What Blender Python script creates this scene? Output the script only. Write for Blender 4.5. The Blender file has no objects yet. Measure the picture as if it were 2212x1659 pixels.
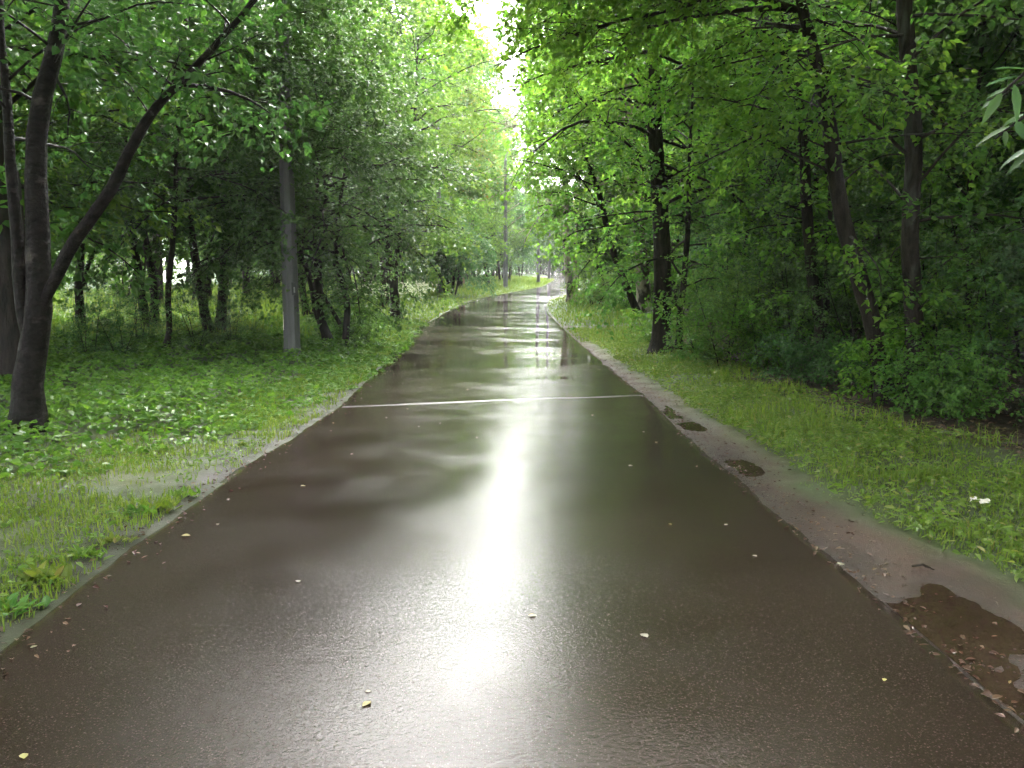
import bpy, math
import numpy as np
from mathutils import Euler, Vector
R = math.radians
SC = bpy.context.scene
COL = SC.collection

# ------------------------------------------------------------------ camera
FPX, CX, CY = 1815.0, 1106.0, 829.5            # focal length and centre in 2212 x 1659 pixels
CAM_H = 1.55
PITCH = math.atan((CY - 609.0) / FPX)
YAW = -math.atan(3.0 / FPX)
cam_d = bpy.data.cameras.new('camera')
cam = bpy.data.objects.new('camera', cam_d)
COL.objects.link(cam)
cam.location = (0, 0, CAM_H)
cam.rotation_euler = (R(90) - PITCH, 0, YAW)
cam_d.sensor_width = 36
cam_d.lens = 36 * FPX / 2212
cam_d.clip_start = 0.05
cam_d.clip_end = 3000
SC.camera = cam

# ------------------------------------------------------------------ sky, sun, exposure
SUN_EL, SUN_AZ = R(52), R(-1)                  # azimuth from +Y towards +X
world = bpy.data.worlds.new('World')
SC.world = world
world.use_nodes = True
wn, wl = world.node_tree.nodes, world.node_tree.links
wn.clear()
sky = wn.new('ShaderNodeTexSky')
sky.sky_type = 'NISHITA'
sky.sun_disc = False
sky.sun_elevation = SUN_EL
sky.sun_rotation = SUN_AZ
sky.air_density = 1.0
sky.dust_density = 4.0
hs = wn.new('ShaderNodeHueSaturation')
hs.inputs['Saturation'].default_value = 0.22   # rain cloud: nearly white
bg = wn.new('ShaderNodeBackground')
bg.inputs['Strength'].default_value = 0.15
wo = wn.new('ShaderNodeOutputWorld')
wl.new(sky.outputs[0], hs.inputs['Color'])
wl.new(hs.outputs[0], bg.inputs['Color'])
wl.new(bg.outputs[0], wo.inputs['Surface'])
sun_d = bpy.data.lights.new('sun', 'SUN')
sun_d.energy = 1.5
sun_d.angle = R(120)
sun_d.color = (1.0, 0.97, 0.93)
sun = bpy.data.objects.new('sun', sun_d)
COL.objects.link(sun)
sdir = Vector((math.sin(SUN_AZ) * math.cos(SUN_EL), math.cos(SUN_AZ) * math.cos(SUN_EL), math.sin(SUN_EL)))
sun.rotation_euler = sdir.to_track_quat('Z', 'Y').to_euler()
sun.location = (0, 0, 40)
vs = SC.view_settings
vs.view_transform = 'Standard'
vs.look = 'None'
vs.exposure = 3.68
vs.gamma = 1.0
cy = SC.cycles
cy.use_denoising = True
try:
    cy.denoiser = 'OPENIMAGEDENOISE'
    cy.denoising_input_passes = 'RGB_ALBEDO_NORMAL'
except Exception:
    pass
cy.max_bounces = 6
cy.diffuse_bounces = 3
cy.debug_use_spatial_splits = True
cy.glossy_bounces = 3
cy.transmission_bounces = 4
cy.transparent_max_bounces = 4
cy.use_adaptive_sampling = True
cy.adaptive_threshold = 0.08
cy.adaptive_min_samples = 16
cy.sample_clamp_indirect = 6.0
cy.caustics_reflective = False
cy.caustics_refractive = False

# ------------------------------------------------------------------ helpers
_rot = Euler((R(90) - PITCH, 0, YAW)).to_matrix()
ROT = np.array(_rot)
CAMP = np.array([0, 0, CAM_H])


def ray(px, py):
    return ROT @ np.array([(px - CX) / FPX, -(py - CY) / FPX, -1.0])


def zg(y):
    s = np.clip(np.asarray(y, float) - 12.0, -30, 118)
    return np.where(s > 0, 0.0245 * (np.sqrt(s * s + 16) - 4.0), 0.0)


def U(px, py):
    """ground point seen at a pixel of the 2212-wide photograph"""
    d = ray(px, py)
    lo, hi = 0.5, 160.0
    f = lambda t: CAM_H + t * d[2] - float(zg(t * d[1]))
    if f(hi) > 0:
        return CAMP + d * hi
    for _ in range(60):
        m = (lo + hi) / 2
        if f(m) > 0:
            lo = m
        else:
            hi = m
    p = CAMP + d * lo
    p[2] = float(zg(p[1]))
    return p


def AT(px, py, y):
    d = ray(px, py)
    return CAMP + d * (y / d[1])


def norm(v):
    v = np.asarray(v, float)
    return v / (np.linalg.norm(v, axis=-1, keepdims=True) + 1e-9)


def edge_fn(pts, ends):
    """picture points on the ground -> X as a function of Y"""
    w = [U(*p) for p in pts]
    xy = sorted([(p[1], p[0]) for p in w] + list(ends))
    ys = np.array([a for a, b in xy])
    xs = np.array([b for a, b in xy])
    return lambda y: np.interp(y, ys, xs)


def mesh_from(name, V, faces, mat=None, smooth=False, colors=None):
    """V (n,3); faces: list of integer arrays (m,k)"""
    me = bpy.data.meshes.new(name)
    V = np.ascontiguousarray(V, dtype=np.float32)
    me.vertices.add(len(V))
    me.vertices.foreach_set('co', V.ravel())
    loops = np.concatenate([f.ravel() for f in faces]).astype(np.int32)
    tot = np.concatenate([np.full(len(f), f.shape[1]) for f in faces]).astype(np.int32)
    start = np.concatenate([[0], np.cumsum(tot)[:-1]]).astype(np.int32)
    me.loops.add(len(loops))
    me.loops.foreach_set('vertex_index', loops)
    me.polygons.add(len(tot))
    me.polygons.foreach_set('loop_start', start)
    me.polygons.foreach_set('loop_total', tot)
    me.polygons.foreach_set('use_smooth', np.full(len(tot), smooth))
    if colors is not None:
        at = me.color_attributes.new('soil', 'FLOAT_COLOR', 'POINT')
        c = np.ones((len(V), 4), np.float32)
        c[:, :colors.shape[1]] = colors
        at.data.foreach_set('color', c.ravel())
    me.update(calc_edges=True)
    if mat is not None:
        me.materials.append(mat)
    return me


def thing(name, label, cat, loc, group=None):
    o = bpy.data.objects.new(name, None)
    o.empty_display_size = 0.2
    o.location = [float(v) for v in loc]
    o['label'] = label
    o['category'] = cat
    if group:
        o['group'] = group
    COL.objects.link(o)
    return o


def part(name, me, parent, label=None):
    o = bpy.data.objects.new(name, me)
    COL.objects.link(o)
    o.parent = parent
    if label:
        o['label'] = label
    return o


def single(name, me, label, cat, loc=(0, 0, 0), group=None):
    o = bpy.data.objects.new(name, me)
    o.location = [float(v) for v in loc]
    COL.objects.link(o)
    o['label'] = label
    o['category'] = cat
    if group:
        o['group'] = group
    return o


def setting(name, me, kind='structure', label=None, cat=None):
    o = bpy.data.objects.new(name, me)
    COL.objects.link(o)
    o['kind'] = kind
    if label:
        o['label'] = label
    if cat:
        o['category'] = cat
    return o


def vnoise(x, y, seed=0, octaves=3):
    """smooth value noise in the plane, about -1..1"""
    out = np.zeros(np.broadcast(x, y).shape)
    amp, tot = 1.0, 0.0
    for o in range(octaves):
        xs, ys = x * 2 ** o + 17.3 * o + seed * 3.1, y * 2 ** o - 9.7 * o + seed * 7.7
        xi, yi = np.floor(xs), np.floor(ys)
        fx, fy = xs - xi, ys - yi
        fx, fy = fx * fx * (3 - 2 * fx), fy * fy * (3 - 2 * fy)
        h = lambda a, b: np.modf(np.abs(np.sin(a * 127.1 + b * 311.7 + seed * 13.7) * 43758.5453))[0] * 2 - 1
        v = (h(xi, yi) * (1 - fx) + h(xi + 1, yi) * fx) * (1 - fy) + (h(xi, yi + 1) * (1 - fx) + h(xi + 1, yi + 1) * fx) * fy
        out = out + v * amp
        tot += amp
        amp *= 0.5
    return out / tot


# ------------------------------------------------------------------ materials
def new_mat(name):
    m = bpy.data.materials.new(name)
    m.use_nodes = True
    nt = m.node_tree
    nt.nodes.clear()
    out = nt.nodes.new('ShaderNodeOutputMaterial')
    return m, nt, out


def N(nt, t, **kw):
    n = nt.nodes.new('ShaderNode' + t)
    for k, v in kw.items():
        if k in n.inputs.keys():
            n.inputs[k].default_value = v
        else:
            setattr(n, k, v)
    return n


def ramp(nt, stops):
    r = nt.nodes.new('ShaderNodeValToRGB')
    el = r.color_ramp.elements
    while len(el) < len(stops):
        el.new(0.5)
    for e, (p, c) in zip(el, stops):
        e.position = p
        e.color = (*c, 1) if len(c) == 3 else c
    return r


def leaf_mat(name, cols, trans, tmix=0.45, rough=0.42, spec=0.25):
    m, nt, out = new_mat(name)
    g = N(nt, 'NewGeometry')
    rp = ramp(nt, cols)
    nt.links.new(g.outputs['Random Per Island'], rp.inputs[0])
    oi = N(nt, 'ObjectInfo')
    hsv = N(nt, 'HueSaturation')
    mr = N(nt, 'MapRange')
    mr.inputs['To Min'].default_value = 0.482
    mr.inputs['To Max'].default_value = 0.515
    nt.links.new(oi.outputs['Random'], mr.inputs['Value'])
    nt.links.new(mr.outputs[0], hsv.inputs['Hue'])
    nt.links.new(rp.outputs[0], hsv.inputs['Color'])
    p = N(nt, 'BsdfPrincipled')
    p.inputs['Roughness'].default_value = rough
    p.inputs['Specular IOR Level'].default_value = spec
    nt.links.new(hsv.outputs[0], p.inputs['Base Color'])
    tr = N(nt, 'BsdfTranslucent')
    mul = N(nt, 'MixRGB', blend_type='MULTIPLY')
    mul.inputs[0].default_value = 1.0
    mul.inputs[2].default_value = (*trans, 1)
    nt.links.new(hsv.outputs[0], mul.inputs[1])
    nt.links.new(mul.outputs[0], tr.inputs['Color'])
    mx = N(nt, 'MixShader')
    mx.inputs[0].default_value = tmix
    nt.links.new(p.outputs[0], mx.inputs[1])
    nt.links.new(tr.outputs[0], mx.inputs[2])
    nt.links.new(mx.outputs[0], out.inputs[0])
    return m


TR = (2.5, 2.5, 1.5)
M_LEAF = leaf_mat('leaf_mid', [(0, (.042, .098, .02)), (.5, (.06, .13, .025)), (1, (.088, .155, .03))], TR)
M_FRESH = leaf_mat('leaf_fresh', [(0, (.048, .12, .018)), (.6, (.068, .15, .024)), (1, (.095, .17, .028))], TR, 0.58)
M_DARK = leaf_mat('leaf_dark', [(0, (.028, .072, .02)), (.6, (.04, .095, .024)), (1, (.055, .115, .03))], TR, 0.3, 0.34)
M_YELLOW = leaf_mat('leaf_yellow_green', [(0, (.07, .12, .02)), (.7, (.10, .15, .022)), (.93, (.15, .15, .03)), (1, (.17, .10, .03))], TR, 0.5)
M_BLUE = leaf_mat('leaf_blue_green', [(0, (.04, .095, .035)), (.6, (.055, .12, .045)), (1, (.075, .14, .055))], (2.2, 2.2, 1.0), 0.4)
M_GRASS = leaf_mat('grass_blade', [(0, (.08, .13, .022)), (.6, (.115, .175, .03)), (.9, (.15, .20, .045)), (1, (.2, .18, .08))], (2.0, 2.0, .8), 0.35, 0.4)
M_MEADOW = leaf_mat('meadow_blade', [(0, (.08, .15, .022)), (.6, (.115, .19, .03)), (1, (.16, .21, .045))], (2.0, 2.0, .8), 0.35, 0.45)
M_COVER = leaf_mat('ground_cover_leaf', [(0, (.055, .135, .026)), (.6, (.08, .17, .034)), (1, (.11, .20, .04))], (2.2, 2.2, .8), 0.35, 0.36)
M_LITTER = leaf_mat('dead_leaf', [(0, (.05, .028, .018)), (.5, (.085, .05, .032)), (.85, (.11, .07, .042)), (1, (.2, .15, .085))], (1.2, 1.1, .8), 0.1, 0.3)
M_FALLEN = leaf_mat('fallen_yellow_leaf', [(0, (.26, .25, .08)), (.5, (.32, .29, .11)), (1, (.36, .33, .18))], (1.2, 1.1, .8), 0.1, 0.35)
M_FALLENP = leaf_mat('fallen_pale_leaf', [(0, (.28, .27, .19)), (1, (.38, .36, .28))], (1.1, 1.1, .9), 0.1, 0.35)
M_UMBEL = leaf_mat('umbel_flower', [(0, (.45, .5, .32)), (1, (.6, .62, .45))], (1.1, 1.1, .9), 0.2, 0.5)


def bark_mat(name, c0, c1, c2=None, zs=0.25, scale=14, rough=0.42, bump=0.6, patch=0.62):
    m, nt, out = new_mat(name)
    tc = N(nt, 'TexCoord')
    mp = N(nt, 'Mapping')
    mp.inputs['Scale'].default_value = (1, 1, zs)
    nt.links.new(tc.outputs['Object'], mp.inputs[0])
    n1 = N(nt, 'TexNoise', Scale=scale, Detail=5.0, Roughness=0.65)
    nt.links.new(mp.outputs[0], n1.inputs['Vector'])
    rp = ramp(nt, [(.32, c0), (.66, c1)])
    nt.links.new(n1.outputs[0], rp.inputs[0])
    col = rp.outputs[0]
    if c2:
        n2 = N(nt, 'TexNoise', Scale=scale * 0.35, Detail=4.0)
        nt.links.new(mp.outputs[0], n2.inputs['Vector'])
        r2 = ramp(nt, [(patch - .04, (0, 0, 0)), (patch + .04, (1, 1, 1))])
        nt.links.new(n2.outputs[0], r2.inputs[0])
        mx = N(nt, 'MixRGB')
        mx.inputs[2].default_value = (*c2, 1)
        nt.links.new(r2.outputs[0], mx.inputs[0])
        nt.links.new(col, mx.inputs[1])
        col = mx.outputs[0]
    p = N(nt, 'BsdfPrincipled')
    p.inputs['Roughness'].default_value = rough
    p.inputs['Specular IOR Level'].default_value = .12
    nt.links.new(col, p.inputs['Base Color'])
    b = N(nt, 'Bump', Strength=bump, Distance=0.045)
    nt.links.new(n1.outputs[0], b.inputs['Height'])
    nt.links.new(b.outputs[0], p.inputs['Normal'])
    nt.links.new(p.outputs[0], out.inputs[0])
    return m


M_BARK = bark_mat('bark_dark', (.0045, .0034, .0027), (.030, .023, .018), rough=.6, bump=1.0)
M_CHERRY = bark_mat('bark_cherry', (.003, .0024, .002), (.016, .0115, .0105), (.055, .046, .041), zs=1.6, scale=9, rough=.45, patch=.64, bump=1.0)
M_BIRCH = bark_mat('bark_birch', (.025, .02, .016), (.07, .058, .047), (.30, .26, .21), rough=.6, zs=.5, scale=10, patch=.5)
M_GREYB = bark_mat('bark_grey', (.011, .0085, .0067), (.036, .029, .023), (.05, .05, .04), rough=.6, bump=1.0, zs=.3, scale=12)
M_PINE = bark_mat('bark_pink', (.16, .09, .065), (.30, .19, .14), zs=.3, scale=10)

# ------------------------------------------------------------------ tubes, branches, leaves


class Wood:
    def __init__(self):
        self.V, self.F, self.n = [], [], 0

    def tube(self, pts, rad, sides=6, rng=None, rough=0.0, cap=False):
        pts = np.asarray(pts, float)
        rad = np.asarray(rad, float)
        t = norm(np.gradient(pts, axis=0))
        ref = np.array([0.31, 0.95, 0.05])
        u = norm(np.cross(t, ref))
        v = np.cross(t, u)
        a = np.arange(sides) * 2 * math.pi / sides
        rr = np.repeat(rad[:, None], sides, 1)
        if rough and rng is not None:
            rr = rr * (1 + rng.normal(0, rough, rr.shape) + rough * 1.5 * np.sin(a * 2 + rng.random() * 6)[None])
        ring = pts[:, None, :] + rr[..., None] * (np.cos(a)[None, :, None] * u[:, None] + np.sin(a)[None, :, None] * v[:, None])
        k = len(pts)
        i = np.arange(k - 1)[:, None] * sides
        j = np.arange(sides)[None]
        j2 = (j + 1) % sides
        f = np.stack([i + j, i + j2, i + sides + j2, i + sides + j], -1).reshape(-1, 4) + self.n
        self.V.append(ring.reshape(-1, 3))
        self.F.append(f)
        self.n += k * sides

    def mesh(self, name, mat, off=(0, 0, 0)):
        return mesh_from(name, np.concatenate(self.V) - np.asarray(off), [np.concatenate(self.F)], mat, True)


def resample(pts, rad, step):
    pts, rad = np.asarray(pts, float), np.asarray(rad, float)
    d = np.concatenate([[0], np.cumsum(np.linalg.norm(np.diff(pts, axis=0), axis=1))])
    n = max(4, int(d[-1] / step))
    s = np.linspace(0, d[-1], n)
    # Catmull-like smoothing: interpolate then blur
    P = np.stack([np.interp(s, d, pts[:, k]) for k in range(3)], 1)
    r = np.interp(s, d, rad)
    for _ in range(2):
        P[1:-1] = (P[:-2] + 2 * P[1:-1] + P[2:]) / 4
    return P, r


def poly(rng, p, d, L, n, wob, trop):
    pts = [np.asarray(p, float)]
    d = norm(d)
    for i in range(n):
        d = norm(d + rng.normal(0, wob, 3) + np.array([0, 0, trop]) * (i + 1) / n)
        pts.append(pts[-1] + d * L / n)
    return np.array(pts)


def branch_out(rng, wood, axis, arad, lo, hi, nprim, length, el=(15, 50), trop=-0.12, nsec=7, gap=0.28,
               az0=None, azw=None, secf=0.42, up=0.0, minr=0.004):
    """limbs and twigs along an axis between fractions lo..hi; returns spray points and directions"""
    P, D = [], []
    axis = np.asarray(axis)
    d = np.concatenate([[0], np.cumsum(np.linalg.norm(np.diff(axis, axis=0), axis=1))])
    d = d / d[-1]
    at = lambda s: np.array([np.interp(s, d, axis[:, k]) for k in range(3)])
    a0 = rng.random() * 6.28
    for i in range(nprim):
        s = lo + (hi - lo) * (i + rng.random()) / nprim
        az = a0 + i * 2.4 + rng.normal(0, .3)
        if az0 is not None:
            az = az0 + rng.uniform(-azw, azw)
        e = R(rng.uniform(*el))
        u = (s - lo) / (hi - lo + 1e-6)
        L = length(u) * rng.uniform(.75, 1.2)
        r0 = max(minr, min(np.interp(s, d, arad) * .6, L * .013))
        dv = np.array([math.cos(az) * math.cos(e), math.sin(az) * math.cos(e), math.sin(e)])
        pr = poly(rng, at(s), dv, L, 7, .10, trop)
        wood.tube(pr, np.linspace(r0, r0 * .25, len(pr)), 5)
        ns = max(3, int(nsec * L / 2.5))
        for j in range(ns):
            q = rng.uniform(.22, 1.0)
            k = min(int(q * 7), 6)
            st = pr[k] + (pr[k + 1] - pr[k]) * (q * 7 - k)
            ax = norm(pr[k + 1] - pr[k])
            side = norm(np.cross(ax, [0, 0, 1])) * (1 if j % 2 else -1)
            dv2 = ax * rng.uniform(.35, .9) + side * rng.uniform(.5, 1.0) + np.array([0, 0, rng.uniform(-.35, .45)])
            L2 = L * secf * rng.uniform(.6, 1.15) * (1.15 - .6 * q) + .15
            se = poly(rng, st, dv2, L2, 4, .16, trop * 1.3)
            wood.tube(se, np.linspace(max(.0035, r0 * .3), .002, len(se)), 3)
            m = max(2, int(L2 / gap))
            for q2 in np.linspace(.15, 1, m):
                kk = min(int(q2 * 4), 3)
                P.append(se[kk] + (se[kk + 1] - se[kk]) * (q2 * 4 - kk))
                D.append(norm(se[kk + 1] - se[kk]) + rng.normal(0, .45, 3) + np.array([0, 0, up]))
        P.append(pr[-1])
        D.append(norm(pr[-1] - pr[-2]))
    return P, D


def leaves(rng, P, D, k, L, ratio, spray, fine=False, flat=0.55, droop=0.3, name='crown', mat=None, off=(0, 0, 0), keep=None):
    """k leaves on a short twig at each spray point"""
    P, D = np.asarray(P), norm(np.asarray(D))
    n = len(P)
    t = (np.arange(k) + .5) / k
    S = norm(np.cross(D, np.array([0, 0, 1.0])))
    side = np.where(np.arange(k) % 2 == 0, 1.0, -1.0)
    pos = P[:, None] + D[:, None] * (t[None, :, None] * spray) + rng.normal(0, spray * .16, (n, k, 3))
    pos[..., 2] -= droop * .3 * (t[None] ** 2) * spray
    a = D[:, None] * .55 + S[:, None] * side[None, :, None] * .8 + rng.normal(0, .38, (n, k, 3))
    a[..., 2] -= droop
    a = norm(a).reshape(-1, 3)
    nn = rng.normal(0, flat, (n * k, 3)) + np.array([0, 0, 1.0])
    nn = norm(nn - a * (nn * a).sum(1, keepdims=True))
    w = np.cross(a, nn)
    pos = pos.reshape(-1, 3)
    if keep is not None:
        kk = keep(pos)
        pos, a, nn, w = pos[kk], a[kk], nn[kk], w[kk]
    l = (L * rng.uniform(.65, 1.2, len(pos)))[:, None]
    return leaf_mesh(name, pos - np.asarray(off), a, nn, w, l, ratio, fine, mat)


def leaf_geo(pos, a, nn, w, l, ratio, fine):
    m = len(pos)
    if fine:
        h = l * ratio * .5
        V = np.stack([pos, pos + a * l * .28 - w * h + nn * h * .35, pos + a * l * .66 - w * h * .72 + nn * h * .2, pos + a * l - nn * l * .10,
                      pos + a * l * .66 + w * h * .72 + nn * h * .2, pos + a * l * .28 + w * h + nn * h * .35], 1).reshape(-1, 3)
        b = np.arange(m)[:, None] * 6
        F = np.concatenate([b + np.array([[0, 1, 2, 3]]), b + np.array([[0, 3, 4, 5]])])
    else:
        h = l * ratio * .5
        V = np.stack([pos, pos + a * l * .42 - w * h + nn * h * .3, pos + a * l - nn * l * .08, pos + a * l * .42 + w * h + nn * h * .3], 1).reshape(-1, 3)
        b = np.arange(m)[:, None] * 4
        F = np.concatenate([b + np.array([[0, 1, 2]]), b + np.array([[0, 2, 3]])])
    return V, F


def leaf_mesh(name, pos, a, nn, w, l, ratio, fine, mat):
    V, F = leaf_geo(pos, a, nn, w, l, ratio, fine)
    return mesh_from(name, V, [F], mat)


# ------------------------------------------------------------------ where things lie on the ground
XL = edge_fn([(0, 1390), (200, 1236), (400, 1092), (550, 985), (640, 935), (722, 880), (800, 808), (870, 745), (905, 708), (955, 677), (1016, 649), (1090, 634), (1145, 623.6), (1170, 619), (1198, 604)],
             [(-40, -2.35), (0, -2.25)])
XR = edge_fn([(2212, 1556), (1900, 1290), (1700, 1120), (1500, 955), (1393, 855), (1300, 778), (1220, 710), (1188, 678), (1178, 657)],
             [(-40, 1.9), (0, 1.85)])
_yb = U(1178, 657)[1]
_xr0 = XR
XR = lambda y: np.where(y < _yb, _xr0(y), np.maximum(_xr0(_yb), XL(y) + 3.9))
XM = edge_fn([(2212, 1262), (2000, 1185), (1870, 1122), (1760, 1052), (1700, 1003), (1600, 943), (1480, 872), (1390, 812), (1330, 778), (1290, 748), (1230, 712)],
             [(-40, 3.4), (0, 3.2), (60, 2.2), (120, 12)])
XG = edge_fn([(2212, 1000), (2000, 962), (1880, 938), (1800, 908), (1700, 862), (1560, 812), (1480, 775), (1440, 740), (1400, 700)],
             [(-40, 5.5), (2, 5.3), (4, 5.2), (60, 6.5), (120, 18)])
XC = edge_fn([(0, 1010), (200, 1010), (400, 952), (600, 872), (720, 826), (850, 752)],
             [(-40, -4.6), (0, -4.5), (5, -4.6), (30, -3.6), (60, -3.2), (120, 5)])
SIDE_Y = U(1330, 708)[1]

# ------------------------------------------------------------------ ground
def lines(dense0, dense1, step, lo, hi, grow):
    a = list(np.arange(dense0, dense1, step))
    s, v = step, a[-1]
    while v < hi:
        s *= grow
        v += s
        a.append(v)
    s, v = step, dense0
    b = []
    while v > lo:
        s *= grow
        v -= s
        b.append(v)
    return np.array(b[::-1] + a)


gx = lines(-6.0, 6.0, .07, -900, 900, 1.13)
gy = lines(2.2, 17.0, .07, -300, 1500, 1.07)
GX, GY = np.meshgrid(gx, gy)


def mud_mask(x, y):
    """1 where the right verge is bare mud"""
    xr, xm = XR(y), XM(y)
    n = vnoise(x * 1.8, y * 1.8, 3) * .22
    a = np.clip((xm + n - x) / .22, 0, 1) * (x > xr - .4)
    b = np.clip(1.2 - np.abs(y - SIDE_Y - .25 * vnoise(x * .8, y * 0 + 1, 5)) / .75, 0, 1) * (x > xr - .3) * (x < 9)
    return np.maximum(a * np.clip((23 - y) / 6, 0, 1), b)


def left_bare(x, y):
    """1 on the wet bare patches beside the left edge"""
    d = XL(y) - x
    n = vnoise(x * 1.1, y * .7, 9)
    return np.clip((n - .36 - .5 * np.clip(d - .6, 0, 9) + .1 * (d < .2)) * 5, 0, 1) * (d > -.3) * (d < 1.8) * np.clip((15 - y) / 5, 0, 1)


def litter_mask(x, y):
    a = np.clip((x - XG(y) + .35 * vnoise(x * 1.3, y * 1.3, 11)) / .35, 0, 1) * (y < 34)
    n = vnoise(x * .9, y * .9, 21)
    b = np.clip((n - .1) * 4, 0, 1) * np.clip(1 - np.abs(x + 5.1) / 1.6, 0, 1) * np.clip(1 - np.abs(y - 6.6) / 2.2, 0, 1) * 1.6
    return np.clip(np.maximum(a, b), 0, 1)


def ground_z(x, y):
    xl, xr = XL(y), XR(y)
    dl, dr = xl - x, x - xr
    off = np.where(dl > 0, dl, np.where(dr > 0, dr, 0))
    z = zg(y) + 0.0
    under = (dl < -.2) & (dr < -.2)
    relief = .035 * vnoise(x * .9, y * .9, 2) + .012 * vnoise(x * 4, y * 4, 4)
    mud = mud_mask(x, y)
    z = z + np.clip(off / .8, 0, 1) * relief * (1 - .6 * mud) + .05 * np.clip((off - .9) / 1.5, 0, 1)
    # ruts in the mud strip: low along the asphalt where water stands
    u = np.clip(dr / np.maximum(XM(y) - xr, .2), 0, 1.4)
    pool1 = np.clip((y - 6.3) / 1.0, 0, 1) * np.clip((11.3 - y) / 1.5, 0, 1)
    pool2 = np.clip((4.75 - y) / .6, 0, 1)
    dip = np.exp(-((u - .34) / .34) ** 4) * pool1 + np.exp(-((u - .25) / .32) ** 4) * pool2
    z = z - mud * (.008 + dip * (.009 + .030 * vnoise(x * 3.2, y * 1.9, 7, 4))) + mud * (.007 * vnoise(x * 6, y * 6, 8) + .01 * vnoise(x * 2, y * 2, 6))
    z = z - left_bare(x, y) * .022
    z = np.where(under, zg(y) - .07, z)
    return z


GZ = ground_z(GX, GY)
Vg = np.stack([GX, GY, GZ], -1).reshape(-1, 3)
ny, nx = GX.shape
ii = np.arange(ny - 1)[:, None] * nx + np.arange(nx - 1)[None]
Fg = np.stack([ii, ii + 1, ii + nx + 1, ii + nx], -1).reshape(-1, 4)
x, y = Vg[:, 0], Vg[:, 1]
c_grass = np.array([.042, .060, .018])
c_mead = np.array([.055, .10, .02])
c_mud = np.array([.070, .041, .029])
c_wet = np.array([.040, .024, .0165])
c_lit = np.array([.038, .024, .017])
c_moss = np.array([.075, .085, .02])
mud = mud_mask(x, y)[:, None]
lit = litter_mask(x, y)[:, None]
bare = left_bare(x, y)[:, None]
far = np.clip((y - 22) / 10, 0, 1)[:, None] * (1 - np.clip((x - XR(y) - 3) / 2, 0, 1)[:, None])
C = c_grass * (1 - far) + c_mead * far
dl = (XL(y) - x)[:, None]
moss = np.clip(1 - np.abs(dl - 1.1) / 1.0, 0, 1) * np.clip(vnoise(x * 1.4, y * 1.4, 31)[:, None] * 2 + .7, 0, 1) * np.clip((17 - y[:, None]) / 5, 0, 1)
C = C * (1 - moss) + c_moss * moss
mossr = np.clip(1 - np.abs(x - XM(y))[:, None] / .22, 0, 1) * np.clip(vnoise(x * 1.6, y * 1.6, 33)[:, None] * 2 + .5, 0, 1) * (x > XR(y))[:, None]
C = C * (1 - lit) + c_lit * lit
wet = np.clip(.5 + vnoise(x * .8, y * .8, 15)[:, None] * .9, 0, 1)
wet = np.maximum(wet, np.clip((-.003 - (Vg[:, 2] - zg(y)))[:, None] / .012, 0, 1) * 1.35)
mc = c_mud * (1 - wet) + c_wet * wet
C = C * (1 - mud) + mc * mud
C = C * (1 - mossr * .75) + np.array([.07, .075, .022]) * mossr * .75
C = C * (1 - bare) + np.array([.026, .019, .015]) * bare
edge = np.clip(1 - np.abs(dl - .05) / .3, 0, 1)
C = C * (1 - edge * .7) + np.array([.018, .0145, .0105]) * edge * .7
edge = np.clip(1 - np.abs(XR(y) - x)[:, None] / .14, 0, 1)
C = C * (1 - edge * .7) + np.array([.024, .018, .014]) * edge * .7
C = np.concatenate([C, np.clip(np.maximum(mud * wet, bare), 0, 1)], 1)
m_ground, nt, out = new_mat('wet_soil')
att = N(nt, 'VertexColor', layer_name='soil')
tc = N(nt, 'TexCoord')
n1 = N(nt, 'TexNoise', Scale=38.0, Detail=6.0, Roughness=.7)
nt.links.new(tc.outputs['Object'], n1.inputs['Vector'])
mr = N(nt, 'MapRange')
mr.inputs['From Min'].default_value = .25
mr.inputs['From Max'].default_value = .75
mr.inputs['To Min'].default_value = .55
mr.inputs['To Max'].default_value = 1.4
nt.links.new(n1.outputs[0], mr.inputs['Value'])
mu = N(nt, 'VectorMath', operation='SCALE')
nt.links.new(att.outputs[0], mu.inputs[0])
nt.links.new(mr.outputs[0], mu.inputs['Scale'])
p = N(nt, 'BsdfPrincipled')
n3 = N(nt, 'TexNoise', Scale=3.0, Detail=3.0)
nt.links.new(tc.outputs['Object'], n3.inputs['Vector'])
r3 = ramp(nt, [(.4, (.5,) * 3), (.62, (.75,) * 3)])
p.inputs['Specular IOR Level'].default_value = .3
nt.links.new(n3.outputs[0], r3.inputs[0])
wm = N(nt, 'MixRGB')
wm.inputs[2].default_value = (.42, .42, .42, 1)
nt.links.new(att.outputs['Alpha'], wm.inputs[0])
nt.links.new(r3.outputs[0], wm.inputs[1])
nt.links.new(wm.outputs[0], p.inputs['Roughness'])
nt.links.new(mu.outputs[0], p.inputs['Base Color'])
b = N(nt, 'Bump', Strength=.6, Distance=.012)
nt.links.new(n1.outputs[0], b.inputs['Height'])
nt.links.new(b.outputs[0], p.inputs['Normal'])
nt.links.new(p.outputs[0], out.inputs[0])
setting('ground', mesh_from('ground', Vg, [Fg], m_ground, True, C))

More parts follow.
